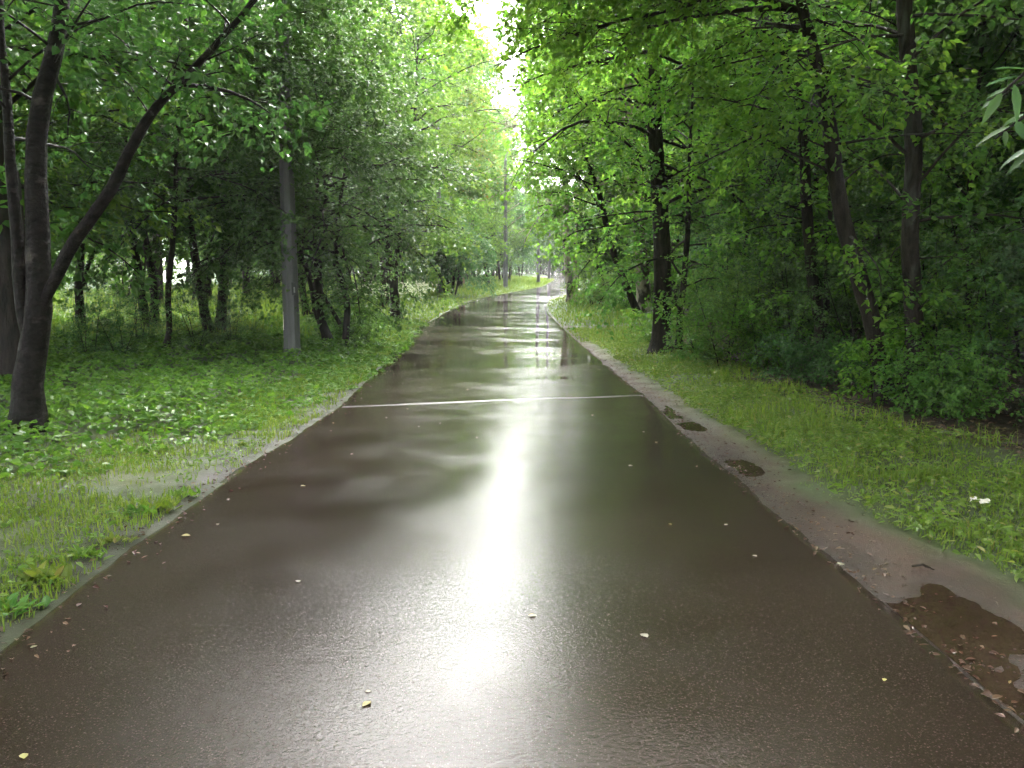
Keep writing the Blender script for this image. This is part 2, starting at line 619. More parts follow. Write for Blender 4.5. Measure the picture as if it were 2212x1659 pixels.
# ------------------------------------------------------------------ road
m_road, nt, out = new_mat('wet_asphalt')
tc = N(nt, 'TexCoord')
OB = tc.outputs['Object']
big = N(nt, 'TexNoise', Scale=.55, Detail=3.0)
nt.links.new(OB, big.inputs['Vector'])
colr = ramp(nt, [(.35, (.0215, .0142, .0105)), (.65, (.033, .0232, .0175))])
nt.links.new(big.outputs[0], colr.inputs[0])
vo = N(nt, 'TexVoronoi', Scale=125.0)
nt.links.new(OB, vo.inputs['Vector'])
sep = N(nt, 'SeparateColor')
nt.links.new(vo.outputs['Color'], sep.inputs[0])
sp = ramp(nt, [(.5, (0, 0, 0)), (.95, (.45, .45, .45)), (1, (1, 1, 1))])
nt.links.new(sep.outputs[0], sp.inputs[0])
ds = ramp(nt, [(.25, (1, 1, 1)), (.5, (0, 0, 0))])
nt.links.new(vo.outputs['Distance'], ds.inputs[0])
spm = N(nt, 'Math', operation='MULTIPLY')
nt.links.new(sp.outputs[0], spm.inputs[0])
nt.links.new(ds.outputs[0], spm.inputs[1])
cm = N(nt, 'MixRGB')
cm.inputs[2].default_value = (.10, .088, .075, 1)
nt.links.new(spm.outputs[0], cm.inputs[0])
nt.links.new(colr.outputs[0], cm.inputs[1])
# standing water: a film beyond the seam, broken into bands across the road
sxyz = N(nt, 'SeparateXYZ')
nt.links.new(OB, sxyz.inputs[0])
mpw = N(nt, 'Mapping')
mpw.inputs['Scale'].default_value = (.35, .9, 1)
nt.links.new(OB, mpw.inputs[0])
nw = N(nt, 'TexNoise', Scale=.9, Detail=4.0, Roughness=.6)
nt.links.new(mpw.outputs[0], nw.inputs['Vector'])
beyond = N(nt, 'MapRange')
beyond.inputs['From Min'].default_value = 10.6
beyond.inputs['From Max'].default_value = 14.0
beyond.inputs['To Min'].default_value = -.22
beyond.inputs['To Max'].default_value = .065
nt.links.new(sxyz.outputs[1], beyond.inputs['Value'])
ad = N(nt, 'Math', operation='ADD')
nt.links.new(nw.outputs[0], ad.inputs[0])
nt.links.new(beyond.outputs[0], ad.inputs[1])
film = ramp(nt, [(.50, (0, 0, 0)), (.60, (1, 1, 1))])
nt.links.new(ad.outputs[0], film.inputs[0])
nr = N(nt, 'TexNoise', Scale=1.3, Detail=3.0)
nt.links.new(OB, nr.inputs['Vector'])
rr0 = ramp(nt, [(.35, (.12,) * 3), (.65, (.23,) * 3)])
nt.links.new(nr.outputs[0], rr0.inputs[0])
rmix = N(nt, 'MixRGB')
rmix.inputs[2].default_value = (.05, .05, .05, 1)
nt.links.new(film.outputs[0], rmix.inputs[0])
nt.links.new(rr0.outputs[0], rmix.inputs[1])
nf = N(nt, 'TexNoise', Scale=48.0, Detail=5.0, Roughness=.62)
nt.links.new(OB, nf.inputs['Vector'])
nb = N(nt, 'TexNoise', Scale=6.0, Detail=3.0)
nt.links.new(OB, nb.inputs['Vector'])
inv = N(nt, 'MapRange')
inv.inputs['To Min'].default_value = .55
inv.inputs['To Max'].default_value = .03
nt.links.new(film.outputs[0], inv.inputs['Value'])
thick = N(nt, 'MapRange')
thick.inputs['From Min'].default_value = 4.2
thick.inputs['From Max'].default_value = 7.5
thick.inputs['To Min'].default_value = 1.25
thick.inputs['To Max'].default_value = .62
nt.links.new(sxyz.outputs[1], thick.inputs['Value'])
bst = N(nt, 'Math', operation='MULTIPLY')
nt.links.new(inv.outputs[0], bst.inputs[0])
nt.links.new(thick.outputs[0], bst.inputs[1])
b1 = N(nt, 'Bump', Distance=.0029)
nt.links.new(bst.outputs[0], b1.inputs['Strength'])
nt.links.new(nf.outputs[0], b1.inputs['Height'])
b2 = N(nt, 'Bump', Strength=.10, Distance=.01)
nt.links.new(nb.outputs[0], b2.inputs['Height'])
nt.links.new(b1.outputs[0], b2.inputs['Normal'])
p = N(nt, 'BsdfPrincipled')
p.inputs['IOR'].default_value = 1.34
nt.links.new(cm.outputs[0], p.inputs['Base Color'])
nt.links.new(rmix.outputs[0], p.inputs['Roughness'])
nt.links.new(b2.outputs[0], p.inputs['Normal'])
nt.links.new(p.outputs[0], out.inputs[0])

ry = np.concatenate([np.arange(-25, 1.5, .8), np.arange(1.5, 22, .06), np.arange(22, 60, .25), np.arange(60, 125, .8)])
nc = 48
rows = []
el_ = .03 * vnoise(ry * 2.3, ry * 0, 41) + .015 * vnoise(ry * 9, ry * 0, 42)
er_ = .025 * vnoise(ry * 2.1, ry * 0 + 5, 43) + .012 * vnoise(ry * 9, ry * 0, 44)
s = np.linspace(0, 1, nc)
xl, xr = XL(ry) + el_, XR(ry) + er_
RX = xl[:, None] + (xr - xl)[:, None] * s[None]
RY = np.repeat(ry[:, None], nc, 1)
RZ = zg(RY) + .004 + .016 * (1 - (2 * s[None] - 1) ** 2) + .004 * vnoise(RX * .7, RY * .7, 45) - .012 * ((s < .02) | (s > .98))[None]
# seam: the step where the newer layer ends, a low ridge across the road
P1, P2 = U(735, 880), U(1393, 856)
seam_y = P1[1] + (P2[1] - P1[1]) * np.clip((RX - P1[0]) / (P2[0] - P1[0]), -.2, 1.2) + .05 * vnoise(RX * 1.5, RX * 0, 47)
top = np.stack([RX, RY, RZ], -1)
# skirts on both sides
skl = top[:, :1].copy(); skl[..., 2] -= .10; skl[..., 0] -= .015
skr = top[:, -1:].copy(); skr[..., 2] -= .10; skr[..., 0] += .015
top = np.concatenate([skl, top, skr], 1)
k = nc + 2
ii = np.arange(len(ry) - 1)[:, None] * k + np.arange(k - 1)[None]
Fr = np.stack([ii, ii + 1, ii + k + 1, ii + k], -1).reshape(-1, 4)
setting('road', mesh_from('road', top.reshape(-1, 3), [Fr], m_road, True))


def road_z(x, y):
    s = (x - XL(y)) / (XR(y) - XL(y))
    return zg(y) + .004 + .016 * (1 - (2 * s - 1) ** 2) + .004 * vnoise(np.asarray(x) * .7, np.asarray(y) * .7, 45)


m_seam, nt, out = new_mat('worn_seam')
tc = N(nt, 'TexCoord')
n1 = N(nt, 'TexNoise', Scale=60.0, Detail=4.0)
nt.links.new(tc.outputs['Object'], n1.inputs['Vector'])
rp = ramp(nt, [(.42, (.020, .016, .013)), (.75, (.036, .032, .027))])
nt.links.new(n1.outputs[0], rp.inputs[0])
p = N(nt, 'BsdfPrincipled')
p.inputs['Roughness'].default_value = .38
nt.links.new(rp.outputs[0], p.inputs['Base Color'])
b = N(nt, 'Bump', Strength=.5, Distance=.004)
nt.links.new(n1.outputs[0], b.inputs['Height'])
nt.links.new(b.outputs[0], p.inputs['Normal'])
nt.links.new(p.outputs[0], out.inputs[0])
sx = np.linspace(P1[0] + .03, P2[0] - .02, 120)
syc = P1[1] + (P2[1] - P1[1]) * (sx - P1[0]) / (P2[0] - P1[0]) + .07 * vnoise(sx * 1.2, sx * 0, 47) + .02 * vnoise(sx * 6, sx * 0, 48)
hw = .085 + .045 * vnoise(sx * 3, sx * 0 + 2, 49)
prof = [(-1, -.004), (-.6, .001), (0, .0018), (.6, .001), (1, -.004)]
Vs = np.stack([np.stack([sx, syc + q * hw, road_z(sx, syc + q * hw) + h], -1) for q, h in prof], 1)
k = len(prof)
ii = np.arange(len(sx) - 1)[:, None] * k + np.arange(k - 1)[None]
setting('road_seam', mesh_from('road_seam', Vs.reshape(-1, 3), [np.stack([ii, ii + k, ii + k + 1, ii + 1], -1).reshape(-1, 4)], m_seam, True))

# ------------------------------------------------------------------ puddles
m_pud, nt, out = new_mat('muddy_water')
tc = N(nt, 'TexCoord')
n1 = N(nt, 'TexNoise', Scale=9.0, Detail=2.0)
nt.links.new(tc.outputs['Object'], n1.inputs['Vector'])
b = N(nt, 'Bump', Strength=.10, Distance=.01)
nt.links.new(n1.outputs[0], b.inputs['Height'])
n2 = N(nt, 'TexNoise', Scale=1.4, Detail=3.0)
nt.links.new(tc.outputs['Object'], n2.inputs['Vector'])
rp = ramp(nt, [(.35, (.026, .0165, .0105)), (.65, (.036, .0235, .015))])
nt.links.new(n2.outputs[0], rp.inputs[0])
p = N(nt, 'BsdfPrincipled')
p.inputs['IOR'].default_value = 1.33
p.inputs['Roughness'].default_value = .03
nt.links.new(rp.outputs[0], p.inputs['Base Color'])
nt.links.new(b.outputs[0], p.inputs['Normal'])
nt.links.new(p.outputs[0], out.inputs[0])


m_dark = m_pud.copy()
m_dark.name = 'dark_water'
for e_ in [n_ for n_ in m_dark.node_tree.nodes if n_.type == 'VALTORGB']:
    e_.color_ramp.elements[0].color = (.018, .014, .011, 1)
    e_.color_ramp.elements[1].color = (.03, .024, .018, 1)


def puddle(xs, ys, z, fn=None, m_pud=m_pud):
    A, B = np.meshgrid(xs, ys)
    if fn is not None:
        A = fn(A, B)
    V = np.stack([A, B, zg(B) + z], -1).reshape(-1, 3)
    k = len(xs)
    ii = np.arange(len(ys) - 1)[:, None] * k + np.arange(k - 1)[None]
    setting('puddle', mesh_from('puddle', V, [np.stack([ii, ii + 1, ii + k + 1, ii + k], -1).reshape(-1, 4)], m_pud, True))


strip = lambda A, B: XR(B) + .02 + A * (XM(B) - XR(B) - .1)
puddle(np.linspace(0, 1, 12), np.linspace(2.0, 5.0, 30), -.019, strip)
puddle(np.linspace(0, 1, 12), np.linspace(6.2, 11.6, 60), -.019, strip)
left = lambda A, B: XL(B) - .02 - A
puddle(np.linspace(0, 1.5, 12), np.linspace(2.5, 10.5, 60), -.027, left, m_dark)

# ------------------------------------------------------------------ trees that can be told apart
CROWN_CLEAR = []


def sky_gap(p):
    """the open slot above the middle of the road that the crowns leave free: True = keep leaf"""
    xc = np.interp(p[:, 1], [5, 10, 20, 40, 60, 100], [-.15, -.3, -.45, -.1, .5, 1.6])
    half = np.interp(p[:, 1], [5, 15, 18, 60], [.09, .20, .44, 1.15])
    half = np.where((p[:, 1] < 15) & (p[:, 2] > CAM_H + .36 * p[:, 1]), .05, half)
    return np.abs(p[:, 0] - xc) > half


def path_px(pts, y0, widths, lean=0.0):
    """picture polyline -> 3D axis at distance y0 (lean: metres nearer per metre of height)"""
    P, r = [], []
    for i, (a, b) in enumerate(pts):
        q = AT(a, b, y0)
        y = y0 - lean * max(0, q[2])
        q = AT(a, b, y)
        P.append(q)
        r.append(np.interp(i, np.linspace(0, len(pts) - 1, len(widths)), widths) / 2 * y / FPX)
    return np.array(P), np.array(r)


def stem(wood, rng, pts, y0, widths, lean=0.0, sides=10, flare=False, step=.18, bottom=None):
    P, r = path_px(pts, y0, widths, lean)
    P, r = resample(P, r, step)
    P[:, 1] += np.cumsum(rng.normal(0, .012, len(P)))
    if flare:
        h = P[:, 2] - P[0, 2]
        r = r * (1 + .75 * np.exp(-h / .16))
        P[0, 2] -= .12
    wood.tube(P, r, sides, rng, .03)
    return P, r


def hero(name, label, base_px, seed, stems, bark, leaf, spec, parts=None, group=None, cat='tree', fine=True, lsize=.085, ratio=.78, k=12, spray=.34, keep=None, lean=0.0):
    """stems: list of (points, widths, kind of growth); spec: list of branch_out settings per stem index"""
    rng = np.random.default_rng(seed)
    b = U(*base_px)
    b[2] = float(ground_z(b[0], b[1]))
    t = thing(name, label, cat, b, group)
    axes = []
    first = None
    for i, (pts, w) in enumerate(stems):
        wd = Wood()
        P, r = stem(wd, rng, pts, b[1], w, lean, 12 if i == 0 else 9, i == 0)
        axes.append((P, r, wd))
    Ps, Ds = [], []
    for s in spec:
        i = s.pop('stem', 0)
        P, r, wd = axes[i]
        p_, d_ = branch_out(rng, wd, P, r, **s)
        Ps += p_
        Ds += d_
    for i, (P, r, wd) in enumerate(axes):
        part('trunk' if i == 0 else 'stem', wd.mesh('trunk', bark, b), t)
    if Ps:
        part('crown', leaves(rng, Ps, Ds, k, lsize, ratio, spray, fine, mat=leaf, off=b, keep=keep), t)
    return t, axes


LEN = lambda a, b: (lambda u: a + (b - a) * u)
HUMP = lambda a, m: (lambda u: a + (m - a) * math.sin(math.pi * min(1, u * .75 + .2)))

# left of the road
hero('leaning_tree', 'dark wet tree forked near its foot, nearest on the left verge, long limb leaning right', (62, 945), 1,
     [([(60, 950), (58, 800), (84, 690), (80, 560), (76, 420), (74, 290), (92, 190), (126, 95), (130, 0), (150, -180), (165, -420)], [72, 64, 56, 51, 46, 43, 40, 35, 30, 22, 12]),
      ([(78, 800), (45, 690), (38, 600), (32, 480), (20, 300), (0, 100), (-20, -150)], [24, 30, 28, 25, 21, 16, 10]),
      ([(95, 655), (140, 570), (190, 482), (238, 425), (290, 312), (338, 232), (400, 178), (470, 100), (530, 32), (610, -60), (720, -160), (840, -230), (960, -300)], [24, 26, 26, 25, 22, 19, 16, 13, 11, 10, 8, 6, 4]),
      ([(395, 182), (460, 187), (520, 195), (560, 215), (584, 245)], [11, 9, 7, 5, 2])],
     M_CHERRY, M_DARK,
     [dict(stem=0, lo=.55, hi=1, nprim=15, length=LEN(1.6, 1.3), el=(0, 50), nsec=8),
      dict(stem=1, lo=.5, hi=1, nprim=8, length=LEN(1.6, 1.2), el=(0, 50), nsec=8),
      dict(stem=2, lo=.35, hi=1, nprim=26, length=LEN(.8, 1.5), el=(12, 60), nsec=8, trop=-.04),
      dict(stem=2, lo=.68, hi=1, nprim=24, length=LEN(1.1, 1.5), el=(15, 55), nsec=11, trop=-.04),
      dict(stem=3, lo=.3, hi=1, nprim=5, length=LEN(.6, .5), el=(-10, 30), nsec=8)], lsize=.082, spray=.32, k=13)
hero('broad_tree', 'thick dark trunk cut by the left picture edge behind the forked tree', (12, 705), 2,
     [([(12, 708), (8, 600), (6, 450), (0, 250), (-10, 0), (-20, -300)], [48, 42, 40, 36, 30, 12])], M_BARK, M_LEAF,
     [dict(lo=.32, hi=1, nprim=26, length=HUMP(2.5, 4.5), el=(-5, 50), nsec=7)], fine=False, lsize=.12)
hero('slender_tree', 'slim dark tree standing just right of the forked leaning tree', (175, 716), 3,
     [([(175, 718), (171, 620), (178, 500), (186, 350), (190, 150), (200, -100)], [20, 17, 15, 12, 9, 4]),
      ([(172, 640), (196, 560), (235, 480), (262, 430)], [8, 7, 5, 3])], M_BARK, M_DARK,
     [dict(lo=.35, hi=1, nprim=24, length=HUMP(1.8, 3.4), el=(-15, 45), nsec=7)], fine=False, lsize=.11)
hero('crooked_tree', 'thin tree with a sharp kink at its foot in dark undergrowth', (357, 768), 4,
     [([(356, 770), (353, 746), (369, 728), (362, 650), (370, 560), (378, 450), (384, 300), (400, 100), (420, -150)], [13, 13, 12, 12, 11, 10, 9, 6, 3])], M_BARK, M_DARK,
     [dict(lo=.36, hi=1, nprim=40, length=HUMP(1.8, 3.6), el=(-25, 40), nsec=9),
      dict(lo=.5, hi=.95, nprim=18, length=LEN(3.2, 3.6), el=(0, 30), nsec=9, az0=-.45, azw=.5)], lsize=.10, k=14)
hero('thin_tree', 'straight thin tree left of the kinked one, rising from the bushes', (309, 700), 5,
     [([(309, 702), (308, 600), (314, 520), (320, 400), (326, 250), (330, 50)], [11, 10, 9, 8, 6, 3])], M_BARK, M_LEAF,
     [dict(lo=.4, hi=1, nprim=20, length=HUMP(1.5, 3), el=(-15, 40), nsec=7)], fine=False, lsize=.11)
for i, (bx, by, w, lab) in enumerate([(343, 668, 22, 'stout dark tree between the thin and the kinked trees, before the bright gap'),
                                      (424, 655, 15, 'thinner of two dark upright trunks side by side in the left wood'),
                                      (447, 652, 21, 'thicker of two dark upright trunks side by side in the left wood'),
                                      (532, 646, 16, 'greyish upright tree at the edge of the bright meadow, left of the lamp post')]):
    hero('upright_tree', lab, (bx, by), 10 + i,
         [([(bx, by + 2), (bx - 2, by - 90), (bx - 3, by - 180), (bx, by - 330), (bx + 6, by - 520), (bx + 8, by - 720)], [w, w * .95, w * .9, w * .75, w * .5, w * .15])],
         M_BARK if i != 3 else M_GREYB, M_LEAF,
         [dict(lo=.17, hi=1, nprim=30, length=HUMP(2.4, 4.4), el=(-10, 45), nsec=7)], fine=False, lsize=.15, spray=.4)
hero('multi_stem_tree', 'bushy tree of several curved dark stems just right of the near lamp post', (722, 752), 6,
     [([(706, 752), (703, 712), (684, 688), (680, 655), (668, 600), (650, 545), (628, 500), (600, 440), (575, 330)], [16, 15, 14, 13, 12, 11, 10, 7, 3]),
      ([(745, 745), (750, 690), (752, 650), (735, 600), (726, 550), (730, 470), (745, 380), (760, 250)], [16, 15, 14, 13, 11, 9, 7, 3]),
      ([(716, 740), (692, 690), (688, 620), (688, 560), (680, 470), (690, 350), (700, 200)], [17, 19, 19, 17, 12, 8, 4]),
      ([(735, 700), (700, 640), (668, 595), (640, 540)], [9, 9, 8, 6])],
     M_BARK, M_DARK,
     [dict(stem=0, lo=.4, hi=1, nprim=20, length=LEN(1.8, 1.8), el=(-30, 30), nsec=9),
      dict(stem=1, lo=.35, hi=1, nprim=26, length=HUMP(1.5, 2.8), el=(-30, 40), nsec=9),
      dict(stem=2, lo=.35, hi=1, nprim=30, length=HUMP(1.8, 3.4), el=(-25, 45), nsec=9),
      dict(stem=1, lo=.02, hi=.3, nprim=5, length=LEN(.6, .7), el=(0, 50), nsec=8)], lsize=.095, spray=.36, k=14)
hero('twin_stem_tree', 'brown twin-stemmed tree standing by the road edge beyond the near lamp post', (855, 694), 7,
     [([(858, 696), (852, 640), (850, 590), (862, 540), (875, 480), (886, 425), (892, 340), (900, 220), (905, 80)], [24, 19, 17, 15, 13, 11, 9, 6, 2]),
      ([(850, 650), (846, 600), (842, 560), (830, 480), (815, 380), (805, 250)], [13, 13, 12, 9, 6, 3])],
     M_PINE if False else M_BARK, M_LEAF,
     [dict(stem=0, lo=.32, hi=1, nprim=30, length=HUMP(1.8, 3.1), el=(-25, 40), nsec=8),
      dict(stem=1, lo=.3, hi=1, nprim=20, length=HUMP(1.8, 3.0), el=(-20, 40), nsec=8)], lsize=.11, fine=False, spray=.36, k=14, keep=sky_gap)
hero('forked_tree', 'dark tree right behind the brown twin-stemmed tree', (832, 668), 8,
     [([(834, 670), (828, 600), (815, 540), (803, 450), (795, 300), (790, 100)], [19, 17, 15, 12, 8, 3]),
      ([(832, 640), (838, 580), (836, 500)], [12, 11, 6])], M_BARK, M_LEAF,
     [dict(lo=.28, hi=1, nprim=34, length=HUMP(2, 3.6), el=(-15, 40), nsec=8)], lsize=.13, fine=False, spray=.4, keep=sky_gap)
hero('fan_stem_tree', 'low tree of five fanned dark stems with layered pale green branches by the grass edge', (968, 641), 9,
     [([(970, 642), (968, 600), (962, 560), (950, 500), (945, 430)], [9, 8, 7, 5, 2]),
      ([(964, 641), (952, 600), (942, 560), (925, 500)], [6, 6, 5, 3]),
      ([(976, 640), (980, 600), (985, 560), (1000, 490)], [7, 6, 5, 3]),
      ([(982, 642), (990, 610), (992, 570), (1015, 500)], [5, 5, 4, 2])], M_BARK, M_BLUE,
     [dict(stem=i, lo=.4, hi=1, nprim=n, length=LEN(2.2, 1.8), el=(-20, 20), nsec=9, trop=-.2) for i, n in ((0, 16), (1, 12), (2, 14), (3, 12))], lsize=.15, fine=False, spray=.42, keep=sky_gap)
hero('bare_trunk_tree', 'tree with a straight bare pinkish trunk behind the grass on the left', (998, 622), 14,
     [([(999, 624), (997, 570), (994, 520), (992, 420), (990, 250), (988, 60)], [11, 10.5, 10, 9, 6, 2])], M_PINE, M_LEAF,
     [dict(lo=.36, hi=1, nprim=30, length=HUMP(2.5, 4.2), el=(-10, 40), nsec=7)], lsize=.19, fine=False, spray=.5, keep=sky_gap)

# right of the road
hero('thick_tree', 'thick dark trunk at the corner of the earth side path on the right', (1430, 764), 20,
     [([(1428, 768), (1430, 700), (1432, 600), (1428, 500), (1420, 380), (1414, 280), (1405, 100), (1400, -200), (1400, -420)], [44, 38, 36, 34, 31, 28, 24, 16, 6])], M_BARK, M_FRESH,
     [dict(lo=.26, hi=1, nprim=42, length=HUMP(1.6, 3.2), el=(-20, 45), nsec=8),
      dict(lo=.45, hi=.95, nprim=16, length=LEN(2.5, 2.9), el=(-5, 40), nsec=9, az0=math.pi, azw=.9),
      dict(lo=.05, hi=.2, nprim=5, length=LEN(.5, .7), el=(0, 40), nsec=9)], lsize=.10, spray=.34, keep=sky_gap)
hero('slim_tree', 'slim dark tree close beside the thick trunk at the side path', (1466, 764), 21,
     [([(1466, 765), (1469, 690), (1476, 620), (1486, 500), (1490, 350), (1500, 150)], [15, 14, 13, 11, 8, 3])], M_BARK, M_LEAF,
     [dict(lo=.25, hi=1, nprim=28, length=HUMP(1.2, 2.2), el=(-20, 45), nsec=8)], lsize=.10)
hero('pale_birch', 'pale grey birch trunk partly hidden behind the leaning black stem', (1392, 690), 22,
     [([(1392, 692), (1389, 620), (1386, 540), (1378, 450), (1370, 370), (1362, 250), (1350, 100), (1345, -100)], [32, 30, 28, 26, 24, 20, 14, 5])], M_BIRCH, M_FRESH,
     [dict(lo=.4, hi=1, nprim=34, length=HUMP(2.2, 3.6), el=(-15, 45), nsec=8),
      dict(lo=.4, hi=1, nprim=16, length=LEN(3.4, 3.4), el=(-5, 40), nsec=9, az0=math.pi, azw=.8)], lsize=.13, fine=False, spray=.4, keep=sky_gap)
hero('leaning_black_tree', 'thin black tree leaning left over the grass on the right', (1384, 692), 23,
     [([(1386, 694), (1366, 650), (1345, 600), (1326, 550), (1308, 480), (1292, 410), (1270, 350), (1245, 290), (1225, 220), (1205, 130)], [17, 16, 15, 14, 13, 11, 9, 7, 5, 2])], M_BARK, M_FRESH,
     [dict(lo=.25, hi=1, nprim=34, length=HUMP(1.4, 2.6), el=(-25, 40), nsec=9)], lsize=.11, fine=False, spray=.38, k=14, keep=sky_gap)
hero('rough_birch', 'dark rough-barked double trunk at the bend of the road on the right', (1232, 653), 24,
     [([(1234, 655), (1229, 600), (1223, 530), (1222, 460), (1220, 400), (1214, 250), (1210, 100)], [18, 16, 15, 14, 13, 9, 4]),
      ([(1241, 652), (1242, 600), (1243, 540), (1245, 450)], [9, 9, 8, 5])], M_BIRCH, M_FRESH,
     [dict(lo=.3, hi=1, nprim=40, length=HUMP(2.4, 3.8), el=(-25, 40), nsec=8),
      dict(lo=.4, hi=1, nprim=14, length=LEN(3.2, 3.2), el=(-5, 40), nsec=9, az0=math.pi, azw=.8)], lsize=.14, fine=False, spray=.42, k=14, keep=sky_gap)
hero('forking_tree', 'dark tree in the right thicket whose stem forks high and bends left', (1776, 818), 25,
     [([(1777, 822), (1774, 760), (1770, 690), (1755, 600), (1746, 470), (1742, 350), (1732, 235), (1716, 150), (1682, 92), (1656, 40), (1636, 0), (1590, -110), (1530, -260)], [28, 27, 26, 25, 24, 22, 21, 20, 18, 16, 15, 11, 5]),
      ([(1718, 158), (1734, 90), (1737, 30), (1742, -60)], [10, 9, 8, 5])], M_BARK, M_FRESH,
     [dict(lo=.42, hi=1, nprim=24, length=LEN(1.8, 2.6), el=(-20, 35), nsec=9, az0=math.pi, azw=1.5),
      dict(lo=.3, hi=.9, nprim=14, length=LEN(1.4, 1.6), el=(-10, 45), nsec=8),
      dict(lo=.14, hi=.36, nprim=7, length=LEN(.7, 1.1), el=(-15, 35), nsec=9),
      dict(lo=.8, hi=1, nprim=15, length=LEN(3.0, 3.4), el=(0, 30), nsec=9, az0=math.pi, azw=.5),
      dict(stem=1, lo=.3, hi=1, nprim=8, length=LEN(1, 1.2), el=(0, 50), nsec=8)], lsize=.092, spray=.32, k=14, keep=sky_gap)
hero('tilted_tree', 'grey tilted tree with dangling bare twigs, leaning left in the right thicket', (1908, 884), 26,
     [([(1914, 892), (1902, 800), (1890, 720), (1862, 620), (1840, 540), (1815, 440), (1799, 330), (1786, 250), (1766, 150), (1745, 70), (1725, 0), (1690, -120), (1640, -280)], [42, 38, 36, 36, 35, 34, 32, 30, 27, 24, 20, 14, 6])], M_GREYB, M_FRESH,
     [dict(lo=.5, hi=1, nprim=20, length=LEN(1.4, 2.2), el=(-20, 35), nsec=9, az0=math.pi, azw=1.7),
      dict(lo=.74, hi=1, nprim=20, length=LEN(3.4, 4.2), el=(0, 30), nsec=9, az0=math.pi, azw=.5),
      dict(lo=.35, hi=.9, nprim=12, length=LEN(1.2, 1.4), el=(-10, 45), nsec=8)], lsize=.085, spray=.3, k=14, keep=sky_gap)
hero('straight_tree', 'straight grey-brown trunk right of the tilted tree, leafy shrub at its foot', (1976, 890), 27,
     [([(1974, 898), (1979, 760), (1976, 640), (1963, 520), (1968, 400), (1972, 300), (1961, 200), (1953, 90), (1946, 0), (1940, -200), (1940, -420)], [46, 42, 40, 37, 36, 36, 34, 34, 32, 24, 8])], M_GREYB, M_LEAF,
     [dict(lo=.34, hi=1, nprim=26, length=LEN(1.5, 2.2), el=(-15, 45), nsec=8),
      dict(lo=.12, hi=.36, nprim=8, length=LEN(.6, 1.0), el=(-15, 35), nsec=9)], lsize=.08, spray=.32, k=13)

# ------------------------------------------------------------------ kinds of tree that repeat
def kind_tree(seed, H, r, lo, nprim, ln, el, lsize, leaf, bark, nstem=1, spray=.4, k=9, nsec=7, lean=.06, fine=False, ratio=.72, trop=-.12):
    rng = np.random.default_rng(seed)
    wd = Wood()
    Ps, Ds = [], []
    for i in range(nstem):
        a = i * 2.3 + rng.random()
        d = np.array([math.cos(a) * (lean + .12 * (nstem > 1)), math.sin(a) * (lean + .12 * (nstem > 1)), 1])
        ax = poly(rng, (0.1 * math.cos(a) * (nstem > 1), .1 * math.sin(a) * (nstem > 1), -.15), d, H * rng.uniform(.85, 1.05), 14, .05, .02)
        ar = np.linspace(r, r * .15, len(ax))
        ar[0] *= 1.35
        wd.tube(ax, ar, 8, rng, .03)
        p_, d_ = branch_out(rng, wd, ax, ar, lo, 1.0, nprim, ln, el=el, nsec=nsec, trop=trop)
        Ps += p_
        Ds += d_
    return wd.mesh('trunk', bark), leaves(rng, Ps, Ds, k, lsize, ratio, spray, fine, mat=leaf)


TALL = [kind_tree(100 + i, 18, .2, .30, 44, HUMP(2.4, 4.2), (0, 50), .27, [M_FRESH, M_FRESH, M_YELLOW, M_LEAF][i], M_BARK, spray=.62, k=9) for i in range(4)]
NEAR = [kind_tree(112 + i, 17, .2, .38, 40, HUMP(2.4, 4.2), (0, 50), .115, [M_LEAF, M_FRESH][i], M_BARK, spray=.5, k=17, nsec=10) for i in range(2)]
MID = [kind_tree(120 + i, 10, .12, .26, 24, HUMP(1.8, 3.2), (-20, 45), .17, [M_LEAF, M_FRESH, M_DARK, M_BLUE][i], M_BARK, nstem=2, spray=.46, k=12) for i in range(4)]
SHRUB = [kind_tree(140 + i, 4.6, .03, .06, 16, HUMP(.8, 1.5), (-10, 50), .11, [M_DARK, M_LEAF, M_LEAF, M_DARK][i], M_BARK, nstem=3, spray=.32, k=11, lean=.16) for i in range(4)]
LOW = [kind_tree(160 + i, 1.5, .014, .1, 10, HUMP(.3, .55), (0, 55), .085, [M_COVER, M_FRESH, M_DARK][i], M_BARK, nstem=4, spray=.2, k=8, lean=.2, fine=True) for i in range(3)]
THIN = [kind_tree(180 + i, 11, .07, .10, 36, HUMP(1.0, 2.1), (-15, 45), .14, [M_DARK, M_DARK, M_LEAF][i], M_BARK, spray=.40, k=10, lean=.12) for i in range(3)]


def plant(kind, i, name, label, cat, x, y, rot, s, sz=None, group=None):
    tm, cmesh = kind[i % len(kind)]
    t = thing(name, label, cat, (x, y, float(ground_z(np.float64(x), np.float64(y)))), group)
    t.rotation_euler = (0, 0, rot)
    t.scale = (s, s, sz or s)
    part('trunk' if cat == 'tree' else 'stem', tm, t)
    part('crown' if cat == 'tree' else 'foliage', cmesh, t)
    return t


rng = np.random.default_rng(7)
# right wood: tall trees well back, thin trees and shrubs along the edge
def scatter(n, fx, fy, mind, seed):
    g = np.random.default_rng(seed)
    out = []
    for _ in range(n * 30):
        y = fy(g)
        x = fx(g, y)
        if all((x - a) ** 2 + (y - b) ** 2 > mind ** 2 for a, b in out):
            out.append((x, y))
        if len(out) >= n:
            break
    return out


